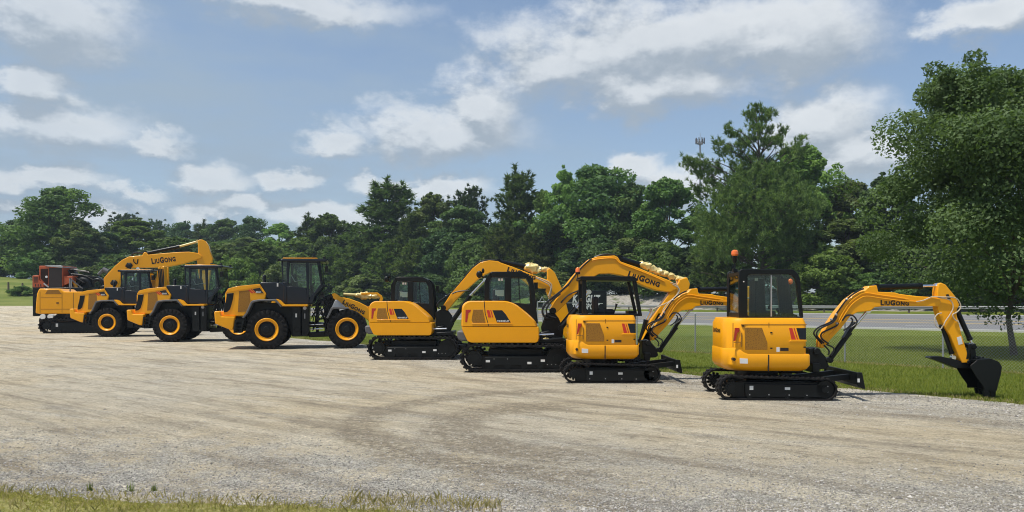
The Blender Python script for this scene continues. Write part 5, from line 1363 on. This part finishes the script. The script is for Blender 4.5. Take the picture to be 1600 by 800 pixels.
for k, px, top, w, n, lab in TREES + LOW: plant(k, px, top, w, n=n, label=lab)
for k, px, top, w, d, lab in (
 ('oak_mid', 92, 296, 150, 150, 'large spreading oak on the field at left'), ('oak_a', 28, 345, 90, 158, 'lower dark tree at the left edge beside the large oak'),
 ('ash_olive', 122, 345, 90, 146, 'olive flank tree at the right foot of the large left oak'), ('ash_bright', 208, 344, 100, 160, 'bright yellow green tree right of the large left oak'),
 ('bush_a', 62, 395, 70, 142, 'green bush at the left foot of the large oak'), ('bush_dark', 112, 392, 80, 143, 'dark bush under the large left oak'), ('bush_dark', 5, 395, 80, 150, 'dark bush at the left edge of the field'),
 ('bush_b', -40, 380, 100, 150, 'bush beyond the left edge of the field'), ('oak_b', 165, 365, 80, 152, 'dark tree between the large oak and the bright yellow green tree'),
 ('bush_a', 170, 398, 90, 148, 'green bush behind the red forestry machine'), ('bush_b', 232, 392, 90, 150, 'olive bush behind the first loader cab')):
    plant(k, px, top, w, d=d, label=lab, group='trees on the left field')
for i, (k, px, top, w, d, lab) in enumerate((
 ('ash_a', 275, 372, 90, 128, 'green tree behind the long raised boom lettering'), ('bush_a', 305, 400, 80, 122, 'green bush in the gap between the first and second loader cabs'), ('ash_olive', 338, 385, 80, 130, 'olive tree directly above the second loader cab'),
 ('bush_light', 372, 405, 80, 122, 'light bush between the second loader cab and the third loader hood'), ('ash_a', 408, 380, 80, 132, 'green tree left of the third loader cab'), ('bush_b', 440, 415, 80, 124, 'olive bush behind the third loader engine deck'),
 ('bush_a', 195, 415, 90, 124, 'green bush behind the elbow of the long raised boom'), ('bush_b', 150, 418, 80, 124, 'olive bush behind the red forestry machine'), ('bush_dark', 240, 420, 90, 124, 'dark bush behind the first loader cab'), ('bush_dark', 108, 418, 80, 124, 'dark bush just above the red forestry machine cab'))):
    plant(k, px, top, w, d=d, label=lab, group='trees on the left field')
o = plant('bush_a', 34, 447, 32, d=115, label='small green shrub in the left field beside a fence post', group='field shrubs')
# the big tree on the lawn
r0_ = np.random.default_rng(77)
def lawn_tree():
    x, y = (1587 - 800) / FPX * 26, 26.0; h = 9.8; w = 8.9
    root = thing('lawn_tree', 'big dark leafy tree on the lawn at the right edge, slim grey trunk', 'tree', (x, y, 0), 0)
    b, V, t = broadleaf(78, h, w, 120, 1150, .070, low=.2, boxy=4.2, br=(.095, .175), r0=.095)
    b.build('trunk', 'bark', root)
    r = np.random.default_rng(5); bb = MB(); cs = []
    for a, z, l_ in ((3.3, 1.9, .9), (3.0, 2.25, 1.1), (2.6, 2.1, .8), (.2, 2.1, .9)):
        p1 = (math.cos(a) * l_, math.sin(a) * l_ * .4, z + .1); limb(bb, (0, 0, z - .25), p1, .03, r)
        for k in range(6): cs.append((math.cos(a) * l_ * (.5 + .12 * k), r.normal(0, .1), z + .1 - .12 * k * r.random()))
    V2, t2 = leaf_quads(np.array(cs), np.full(len(cs), .16), 16, .06, r); fast_mesh('crown', np.concatenate([V, V2]), 4, LEAF['lawn'], np.concatenate([t, t2]), root); bb.build('low_limb', 'bark', root)
lawn_tree()
# the tall open-topped pine, its limbs measured one by one
def tall_pine():
    n = 84.5; k = (1190 - 800) / FPX; d = n / (RN[0] * k + RN[1]); x0, y0 = k * d, d; zb = gz(x0, y0)
    root = thing('tall_pine', 'tallest pine with open irregular top and bare limbs behind the nearest cab', 'pine tree', (x0, y0, zb), 0)
    r = np.random.default_rng(31); b = MB(); c = []; D = []
    def P(a, c_, off=0):
        px, py = 1060 + a / 3.079, 160 + c_ / 3.079; return Vector(((px - 800) / FPX * (d + off) - x0, off, CAMH + (HZ - py) * d / FPX - zb))
    tk = [P(405, 830), P(404, 700), P(402, 560), P(404, 430), P(395, 300), P(385, 200), P(378, 100), P(372, 30)]
    tk[0] = Vector((tk[0].x, 0, -.3)); b.tube(tk, [.26, .22, .20, .17, .13, .10, .06, .03], 9)
    ends = [(350,35,2),(375,20,0),(410,30,1),(450,65,-2),(430,110,1),(500,140,-1),(470,150,2),(400,80,0),(355,95,1),(340,60,-1),(235,135,-2),(270,150,-1),(290,180,1),(180,205,-3),(205,240,-2),(240,215,0),(330,160,2),(310,200,-1),(430,170,2),(480,200,-2),(520,215,1),(600,150,2),(610,195,2),(570,210,1),(590,225,3),
            (40,280,-3),(60,300,-3),(95,290,-2),(120,310,-2),(35,310,-3),(80,340,-2),(125,360,-1),(75,400,-2),(85,430,-1),(170,295,-1),(190,310,0),(160,380,1),(330,270,-1),(300,240,0),(375,240,1),(260,280,1),(440,260,2),(410,190,-1),(360,150,1),(390,130,-2)]
    for a, c_, off in ends:
        e = P(a, c_, off); zt = max(.2, 1 - (c_ / 830)) ; src_c = min(620, c_ + 60 + abs(a - 400) * .45); p0 = P(400, src_c)
        limb(b, p0, e, .085, r)
        for q in range(22):
            s = r.uniform(.74, 1.0) if q > 10 else r.uniform(.93, 1.0); pos = np.array(p0.lerp(e, s)) + r.normal(0, .30, 3) - np.array([0, 0, .3]); c.append(pos); dd = np.array(e - p0); dd = dd / np.linalg.norm(dd) * .5 + np.array([0, 0, .75]) + r.normal(0, .25, 3); D.append(dd / np.linalg.norm(dd))
    low = []
    for _ in range(260):                     # fuller lower crown
        t = r.random(); c_ = 330 + 420 * t; hw = 60 + 230 * min(1, t * 2.2 + .1); a = 400 + r.uniform(-1, 1) * hw; off = r.uniform(-1, 1) * hw / 3.079 * d / FPX * .9
        e = P(a, c_, off); low.append(e); p0 = P(402, min(800, c_ + 40 + abs(a - 400) * .3))
        if r.random() < .35: limb(b, p0, e, .07, r)
        for q in range(20):
            pos = np.array(e) + r.normal(0, .7, 3); c.append(pos); dd = np.array([(a - 400) / 300 * .4, off * .05, .8]) + r.normal(0, .3, 3); D.append(dd / np.linalg.norm(dd))
    b.build('trunk', 'bark', root)
    V, t = tufts(np.array(c), np.array(D), 22, .52, .085, r, .8); fast_mesh('crown', V, 3, LEAF['pinelow'], t, root)
tall_pine()

# ------------------------------------------------------------------ fence, guard rail, tower, truck, field fence
def wire_mat():
    return M['steel']
def chain_fence():
    s0, s1, H = -2.83, 34, 1.42; ps = [8.5 + 2.83 * k for k in range(-4, 10)]; ps = [s for s in ps if s0 <= s <= s1]
    def Pt(s, z, o=0): u = FU + o; return (s * FT[0] + u * LN[0], s * FT[1] + u * LN[1], z)
    root = thing('chain_link_fence', 'low grey chain link fence crossing the lawn behind the nearest excavator', 'fence', Pt(ps[0], 0))
    ox = Vector(root.location)
    def loc(s, z, o=0): return tuple(Vector(Pt(s, z, o)) - ox)
    for s in ps:
        b = MB(); b.tube([loc(s, -.1, .03), loc(s, H + .03, .03)], .026, 10); b.tube([loc(s, H + .03, .03), loc(s, H + .06, .03)], [.03, .012], 10); b.build('fence_post', 'steel', root)
    a, e = ps[0], ps[-1]; pitch = .085; V = []
    nrm = np.array([LN[0], LN[1], 0]); tdir = np.array([FT[0], FT[1], 0])
    w = .0019
    def wire(p, q):
        p, q = np.array(p), np.array(q); d = q - p; d /= np.linalg.norm(d); s_ = np.cross(d, nrm); s_ /= np.linalg.norm(s_)
        A = [s_ * w, (-s_ * .5 + nrm * .87) * w, (-s_ * .5 - nrm * .87) * w]
        for i in range(3):
            j = (i + 1) % 3; V.extend([p + A[i], p + A[j], q + A[j], q + A[i]])
    k = a - H
    while k < e:
        for sg in (1, -1):
            p0, p1 = (k, .03), (k + H, H)
            if sg < 0: p0, p1 = (k + H, .03), (k, H)
            lo, hi = min(p0[0], p1[0]), max(p0[0], p1[0])
            def cut(s):
                f = (s - p0[0]) / (p1[0] - p0[0]); return p0[1] + (p1[1] - p0[1]) * f
            sa, sb = p0[0], p1[0]
            sa2, sb2 = min(max(sa, a), e), min(max(sb, a), e)
            if abs(sa2 - sb2) < .02: continue
            wire(loc(sa2, cut(sa2)), loc(sb2, cut(sb2)))
        k += pitch
    wire(loc(a, H), loc(e, H)); wire(loc(a, .03), loc(e, .03))
    fast_mesh('wire_mesh', np.array(V), 4, M['steel'], None, root)
chain_fence()
def guard_rail():
    n = RN1 + 2.2; s0, s1 = -26, 66
    def Pt(s, z, o=0): x, y = s * RT[0] + (n + o) * RN[0], s * RT[1] + (n + o) * RN[1]; return Vector((x, y, gz(x, y) + z))
    base = Pt(s0, 0); root = thing('guard_rail', 'long pale steel guard rail along the far side of the road', 'guard rail', base)
    b = MB(); prof = [(.0, .42), (-.06, .47), (-.06, .53), (0, .57), (-.06, .61), (-.06, .67), (0, .72), (.02, .72), (-.04, .66), (-.04, .62), (.02, .57), (-.04, .52), (-.04, .48), (.02, .42)]
    loops = []
    for s in np.arange(s0, s1 + .1, 4): loops.append([tuple(Pt(s, z, o) - base) for o, z in prof])
    b.loft(loops).build('rail', 'rail', root)
    for s in np.arange(s0 + 2, s1, 4):
        b = MB(); p = Pt(s, 0, .1) - base; b.box(p.x - .07, p.x + .07, p.y - .07, p.y + .07, p.z - .1, p.z + .74); b.build('rail_post', 'wood', root)
guard_rail()
def cell_tower():
    d = 210; x = (1094 - 800) / FPX * d; z0 = gz(x, d); top = CAMH + (HZ - 222) * d / FPX
    root = thing('cell_tower', 'slender grey cell tower with ring of antennas above the trees', 'cell tower', (x, d, z0)); h = top - z0
    MB().tube([(0, 0, 0), (0, 0, h)], [.42, .24], 12).build('mast', 'steel', root)
    b = MB()
    for k in range(12):
        a = k * math.pi / 6; b.tube([(.2*math.cos(a), .2*math.sin(a), h - .9), (1.15*math.cos(a), 1.15*math.sin(a), h + .1)], .08, 6)
    ring = [(1.15*math.cos(2*math.pi*i/18), 1.15*math.sin(2*math.pi*i/18), h + .1) for i in range(19)]; b.tube(ring, .09, 6)
    b.tube([(0, 0, h), (0, 0, h + 2.6)], .06, 6); b.build('antenna_frame', 'steel', root)
    for k in range(9):
        a = k * 2 * math.pi / 9; p = (1.2*math.cos(a), 1.2*math.sin(a)); s = MB(); s.tube([(p[0], p[1], h - .5), (p[0], p[1], h + 1.1)], .14, 8); s.build('antenna', 'grey', root)
cell_tower()
def box_truck():
    # dark trailer with white lettering, on the lane nearest the lot
    d = 66; F = Frame((905 - 800) / FPX * d, d + 1.2, 0); y = -1.2
    x, yy = F.ox, F.oy; z0 = gz(x, yy) + .03
    root = thing('box_trailer', 'dark box trailer with white lettering on the road behind the canopy excavator', 'trailer', (x, yy, z0))
    def q(px, py): a, b = F.p(px, py, y); return (a, b - z0)
    p0, p1 = q(868, 488), q(948, 454)
    bx = MB().box(p0[0], p1[0], y, 1.2, p0[1], p1[1]).build('body', 'black', root, bevel=.04)
    a, b = q(894.5, 471.8), q(936.5, 471.8); lettering('lettering', bx, 'label', 'KNIGHT', a, b, y, 10.8 * d / FPX, slant=.28)
    a, b = q(893.5, 482.8), q(936, 482.8); lettering('lettering', bx, 'label', 'TRANSPORT', a, b, y, 8.4 * d / FPX, slant=.25)
    s = MB(); c = q(886, 473.6), q(903, 473.0); s.prism([c[0], (c[1][0], c[0][1]), c[1], (c[0][0], c[1][1])], y - .006, y + .01); c = q(925, 474.6), q(942, 473.8); s.prism([c[0], (c[1][0], c[0][1]), c[1], (c[0][0], c[1][1])], y - .006, y + .01); s.build('stripe', 'label', bx)
    b = MB(); b.box(p0[0] + .1, p1[0] - .1, -.9, .9, p0[1] - .25, p0[1]); b.build('chassis', 'black', root)
    for wx in (p0[0] + 1.7, p0[0] + 2.7):
        for sg in (-1, 1):
            w = MB(); w.lathe([(.2, sg*1.16), (.48, sg*1.14), (.5, sg*1.05), (.5, sg*.92), (.2, sg*.88)], wx, .5, 24); wo = w.build('wheel', 'rubber', root); MB().disc_y(wx, .5, *sorted((sg*1.14, sg*1.18)), .27, 16).build('rim', 'steel', wo)
    s = MB()
    for k in range(2): s.tube([(p0[0] + .05, y + .25 + k * 1.9, p0[1]), (p0[0] + .05, y + .25 + k * 1.9, p1[1])], .05, 8)
    s.build('door_bar', 'steel', bx)
    # pale rack standing beside it
    F2 = Frame((856 - 800) / FPX * 60, 60, 0)
    z2 = gz(F2.ox, 60) + .03
    r2 = thing('equipment_rack', 'pale metal rack with zigzag top rail beside the dark trailer', 'rack', (F2.ox, 60, z2))
    def w(px, py): a, b = F2.p(px, py, 0); return (a, 0, b - z2)
    s = MB()
    for pts in (((840, 472), (871, 472)), ((840, 482), (871, 482)), ((840, 472), (840, 500)), ((871, 464), (871, 500)), ((843, 472), (847, 463.5), (851, 472), (855, 472), (860, 464), (864, 472), (868, 465), (871, 472)), ((850, 472), (850, 498)), ((860, 472), (860, 498))):
        s.tube([w(*p) for p in pts], .05, 6)
    s.build('rail_frame', 'steel', r2)
    b = MB()
    for px in (840, 871):
        a = w(px, 500); b.tube([(a[0], 0, a[2] + .1), (a[0], 0, 0)], .05, 6); b.box(a[0] - .1, a[0] + .1, -.4, .4, -.03, .03)
    b.build('foot', 'steel', r2)
box_truck()
for i, (px, py0, py1, lab) in enumerate(((13, 441, 456, 'weathered wooden fence post in the left field, left of a shrub'), (35, 442, 450, 'thin wooden fence post in the left field, behind a shrub'), (52, 440, 450, 'thin wooden fence post in the left field, beside the red forestry machine'))):
    d = 118 + 3 * i; x = (px - 800) / FPX * d; z = gz(x, d); b = MB()
    b.tube([(0, 0, -.3), (.02, 0, .8), (0, 0, CAMH + (HZ - py0) * d / FPX - z)], [.16, .15, .13], 8)
    o = b.build('fence_post', 'wood'); o.location = (x, d, z); tag(o, lab, 'fence post', 'field fence posts')

# ------------------------------------------------------------------ machines
XG = 'construction machines parked in a row'
def yawR(d): return R(d)
mini_excavator(Frame(5.10, 14.89, R(-3)), 'small yellow excavator with closed black cab, nearest and rightmost, bucket resting on the grass', True, 'small yellow excavators')
mini_excavator_frame = Frame(5.10, 14.89, R(-3))
ex2 = mini_excavator(mini_excavator_frame, 'small yellow excavator with open four-post canopy instead of a cab', False, 'small yellow excavators')
ex2.location = (2.32, 17.86, 0); ex2.rotation_euler = (0, 0, 0)
mid_excavator(Frame(.07, 20.75, 0), 'medium yellow excavator with closed cab, its bent boom reaching over the open canopy machine', boom_right, 'medium yellow excavators')
mid_excavator(Frame(-3.24, 25.05, 0), 'medium yellow excavator next to the loaders, boom passing behind another closed cab', boom_left, 'medium yellow excavators')
def loader_frame(px, py, yaw):
    d = CAMH * FPX / (py - HZ); wx, wy = (px - 800) / FPX * d, d; c, s = math.cos(yaw), math.sin(yaw); a, b = -1.65, -1.3
    return Frame(wx - (a * c - b * s), wy - (a * s + b * c), yaw)
LF = loader_frame(416.6, 546.6, R(11))
ld = wheel_loader(LF, 'yellow wheel loader nearest the excavators, cab clear of other machines', 'yellow wheel loaders')
for (px, py, yw), lab in (((265, 535.0, R(6)), 'yellow wheel loader in the middle of the three loaders'), ((166.8, 527.0, R(5)), 'yellow wheel loader farthest left, in front of the large excavator')):
    f = loader_frame(px, py, yw); c = copy_tree(ld); last_f, last_c = f, c; c.location = (f.ox, f.oy, 0); c.rotation_euler = (0, 0, yw); c['label'] = lab
for ch in list(last_c.children):           # the farthest loader stands with its arms raised
    if ch.name.split('.')[0] in ('lift_arm', 'cross_tube', 'tilt_cylinder', 'bell_crank'):
        for g in list(ch.children): bpy.data.objects.remove(g)
        bpy.data.objects.remove(ch)
for y0_, y1_ in ((-.62, -.48), (.48, .62)):
    q = [last_f.p(a, b, -.6) for a, b in ((242, 470), (243, 440), (247, 418), (251, 416), (252, 445), (250, 470))]
    MB().prism(q, y0_, y1_).build('lift_arm', 'yellow', last_c, bevel=.02)
q = [last_f.p(a, b, 0) for a, b in ((254, 470), (254, 417), (259, 416), (260, 470))]; MB().prism(q, -.2, .2).build('bell_crank', 'yellow', last_c, bevel=.03)
hs_ = MB()
for k in range(4): q = [last_f.p(a, b, -.7) for a, b in ((246 + 2 * k, 462), (249 + 2.2 * k, 440), (247 + 2.5 * k, 420))]; hose(hs_, at3(q, -.7), .035)
hs_.build('hydraulic_hose', 'hose', last_c)
BF = Frame(-26.4, 46.0, R(14)); large_excavator(BF, 'large yellow excavator with long raised boom at the far left')
lf = log_loader(Frame(-31.5, 54.0, R(6)), 'red forestry loader with dark cab behind the large excavator')
# crumpled clear film in the back window of the nearest cab
s = MB(); rr_ = random.Random(2)
for k in range(7): s.blob((rr_.uniform(-.03, .03), rr_.uniform(-.22, .28), .10 + .04 * k), .05, .12, .09, k, .45)
o = s.build('plastic_bag', 'film'); tag(o, 'crumpled clear plastic bag in the rear window of the nearest cab', 'plastic bag')
cab_rear = mini_excavator_frame.p(1155, 0, -.3)[0]; zf = mini_excavator_frame.p(0, 494, -.3)[1]
wx = Vector((5.10, 14.89, 0)) + Matrix.Rotation(R(-3), 3, 'Z') @ Vector((cab_rear + .11, .40, zf + .03)); o.location = wx; o.rotation_euler = (0, 0, R(-3))

# ------------------------------------------------------------------ sky, sun, camera
hz = MB().box(-650, 650, -110, 650, -3, 58).build('haze', 'black'); tag(hz, kind='stuff')
hm = bpy.data.materials.new('haze_air'); hm.use_nodes = True; ht = hm.node_tree; ht.nodes.clear()
ho = ht.nodes.new('ShaderNodeOutputMaterial'); hv = ht.nodes.new('ShaderNodeVolumePrincipled'); hv.inputs['Color'].default_value = (.72, .86, 1.0, 1); hv.inputs['Density'].default_value = .00028; hv.inputs['Anisotropy'].default_value = 0
ht.links.new(hv.outputs[0], ho.inputs['Volume']); hz.data.materials.clear(); hz.data.materials.append(hm)
SUN_EL, SUN_AZ = 67, 242     # azimuth of the sun, clockwise from +Y
w = bpy.data.worlds.new('World'); scene.world = w; w.use_nodes = True; t = w.node_tree; t.nodes.clear()
out = t.nodes.new('ShaderNodeOutputWorld'); bg = t.nodes.new('ShaderNodeBackground')
sky = t.nodes.new('ShaderNodeTexSky'); sky.sky_type = 'NISHITA'; sky.sun_disc = False
sky.sun_elevation = R(SUN_EL); sky.sun_rotation = R(SUN_AZ); sky.air_density = 1.0; sky.dust_density = 1.2; sky.ozone_density = 1.5
tc = t.nodes.new('ShaderNodeTexCoord'); D = tc.outputs['Generated']
sx = N(t, 'ShaderNodeSeparateXYZ'); L(t, D, sx.inputs[0])
az = math_(t, 'ARCTAN2', sx.outputs[0], sx.outputs[1]); hyp = math_(t, 'SQRT', math_(t, 'ADD', math_(t, 'POWER', sx.outputs[0], 2), math_(t, 'POWER', sx.outputs[1], 2)))
el = math_(t, 'ARCTAN2', sx.outputs[2], hyp)
cb = N(t, 'ShaderNodeCombineXYZ'); L(t, az, cb.inputs[0]); L(t, el, cb.inputs[1]); AE = cb.outputs[0]
def vm(op, a, b):
    n = t.nodes.new('ShaderNodeVectorMath'); n.operation = op
    for i, v in enumerate((a, b)):
        if isinstance(v, tuple): n.inputs[i].default_value = v
        else: L(t, v, n.inputs[i])
    return n
def ang(px, py):
    a = math.atan((px - 800) / FPX); return a, math.atan((HZ - py) / FPX * math.cos(a))
BL = [(1040, 62, 300, 62), (1225, 62, 165, 72), (880, 108, 165, 50), (1010, 130, 250, 44), (700, 205, 135, 46), (752, 178, 75, 44), (520, 216, 62, 30), (330, 275, 78, 26), (455, 276, 48, 16),
      (95, 195, 150, 42), (60, 118, 75, 34), (85, 28, 170, 52), (225, 222, 70, 20), (70, 275, 120, 22), (200, 300, 60, 15), (460, 6, 200, 30), (1545, 18, 120, 38), (1275, 195, 120, 62), (1340, 245, 110, 46),
      (998, 255, 46, 22), (690, 300, 78, 22), (1060, 285, 80, 34), (370, 322, 110, 18), (590, 285, 70, 16), (560, 350, 140, 26), (120, 335, 160, 18)]
def cover(vec, detail):
    nz = N(t, 'ShaderNodeTexNoise', i_Scale=8, i_Detail=detail, i_Roughness=.62); L(t, vm('MULTIPLY', vec, (1, 1.7, 1)).outputs[0], nz.inputs['Vector'])
    dist = vm('MULTIPLY', vm('SUBTRACT', nz.outputs['Color'], (.5, .5, .5)).outputs[0], (.13, .075, 0)).outputs[0]
    nz2 = N(t, 'ShaderNodeTexNoise', i_Scale=26, i_Detail=5, i_Roughness=.6); L(t, vm('MULTIPLY', vec, (1, 1.5, 1)).outputs[0], nz2.inputs['Vector'])
    dist = vm('ADD', dist, vm('MULTIPLY', vm('SUBTRACT', nz2.outputs['Color'], (.5, .5, .5)).outputs[0], (.045, .035, 0)).outputs[0]).outputs[0]
    p = vm('ADD', vec, dist).outputs[0]; acc = None
    for px, py, rx, ry in BL:
        a, e = ang(px, py); k = math.cos(math.atan((px - 800) / FPX)) ** 2; ra, re = rx / FPX * k * 1.15, ry / FPX * math.sqrt(k) * 1.25
        q = vm('LENGTH', vm('MULTIPLY', vm('SUBTRACT', p, (a, e, 0)).outputs[0], (1 / ra, 1 / re, 0)).outputs[0], (0, 0, 0)).outputs['Value']
        q = math_(t, 'SUBTRACT', 1, q)
        acc = q if acc is None else math_(t, 'SMOOTH_MAX', acc, q, .15)
    return math_(t, 'ADD', acc, math_(t, 'MULTIPLY', math_(t, 'SUBTRACT', nz.outputs['Fac'], .5), 1.5))
d1 = cover(AE, 9); d2 = cover(vm('ADD', AE, (-.004, .026, 0)).outputs[0], 5)
alpha = sstep(t, d1, -.12, .62)
lit = math_(t, 'SUBTRACT', d1, d2)                       # thinner towards the sun: lit edge
lit = sstep(t, lit, -.30, .42)
thick = sstep(t, d1, .1, .95)
f2 = noise(t, vm('MULTIPLY', AE, (1, 1.6, 1)).outputs[0], 22, 6, .6)
lit = math_(t, 'ADD', lit, math_(t, 'MULTIPLY', math_(t, 'SUBTRACT', f2, .5), .55), clamp=True)
ccol = mixc(t, lit, (.34, .395, .455), (.79, .815, .83)); ccol = mixc(t, math_(t, 'MULTIPLY', thick, .3), ccol, (.42, .475, .53))
veil = noise(t, vm('MULTIPLY', AE, (1.2, 4.5, 1)).outputs[0], 3.2, 6, .6)
lowv = math_(t, 'SUBTRACT', 1, sstep(t, el, .0, .42)); leftv = math_(t, 'SUBTRACT', 1, sstep(t, az, -.55, .35))
va = math_(t, 'MULTIPLY', math_(t, 'ADD', .38, math_(t, 'MULTIPLY', sstep(t, veil, .3, .7), .62)), math_(t, 'ADD', .12, math_(t, 'ADD', math_(t, 'MULTIPLY', lowv, .42), math_(t, 'MULTIPLY', leftv, .75))), clamp=True)
STR = .128
skyc = vm('SCALE', sky.outputs[0], (0, 0, 0)); skyc.inputs['Scale'].default_value = STR
c = mixc(t, va, skyc.outputs[0], (.325, .42, .525)); c = mixc(t, math_(t, 'MULTIPLY', alpha, math_(t, 'SUBTRACT', .9, math_(t, 'MULTIPLY', leftv, .2))), c, ccol)
L(t, c, bg.inputs[0]); bg.inputs[1].default_value = 1.0
L(t, bg.outputs[0], out.inputs[0])
sl = bpy.data.lights.new('sun', 'SUN'); sl.energy = 4.3; sl.angle = R(.55); sl.color = (1.0, .95, .87)
so = bpy.data.objects.new('sun', sl); COL.objects.link(so)
a, e = R(SUN_AZ), R(SUN_EL); sd = Vector((math.sin(a) * math.cos(e), math.cos(a) * math.cos(e), math.sin(e)))
so.rotation_euler = sd.to_track_quat('Z', 'Y').to_euler(); so.location = (0, -20, 60)
cam = bpy.data.cameras.new('camera'); co = bpy.data.objects.new('camera', cam); COL.objects.link(co)
cam.sensor_fit = 'HORIZONTAL'; cam.sensor_width = 36; cam.lens = 36 * FPX / 1600; cam.shift_y = (HZ - 400) / 1600
co.location = (0, 0, CAMH); co.rotation_euler = (R(90), 0, 0); cam.clip_start = .1; cam.clip_end = 5000
scene.camera = co
scene.view_settings.view_transform = 'Standard'; scene.view_settings.look = 'None'; scene.view_settings.exposure = .14; scene.view_settings.gamma = 1
scene.cycles.filter_width = 1.05; scene.cycles.max_bounces = 6; scene.cycles.transparent_max_bounces = 12; scene.cycles.use_denoising = True
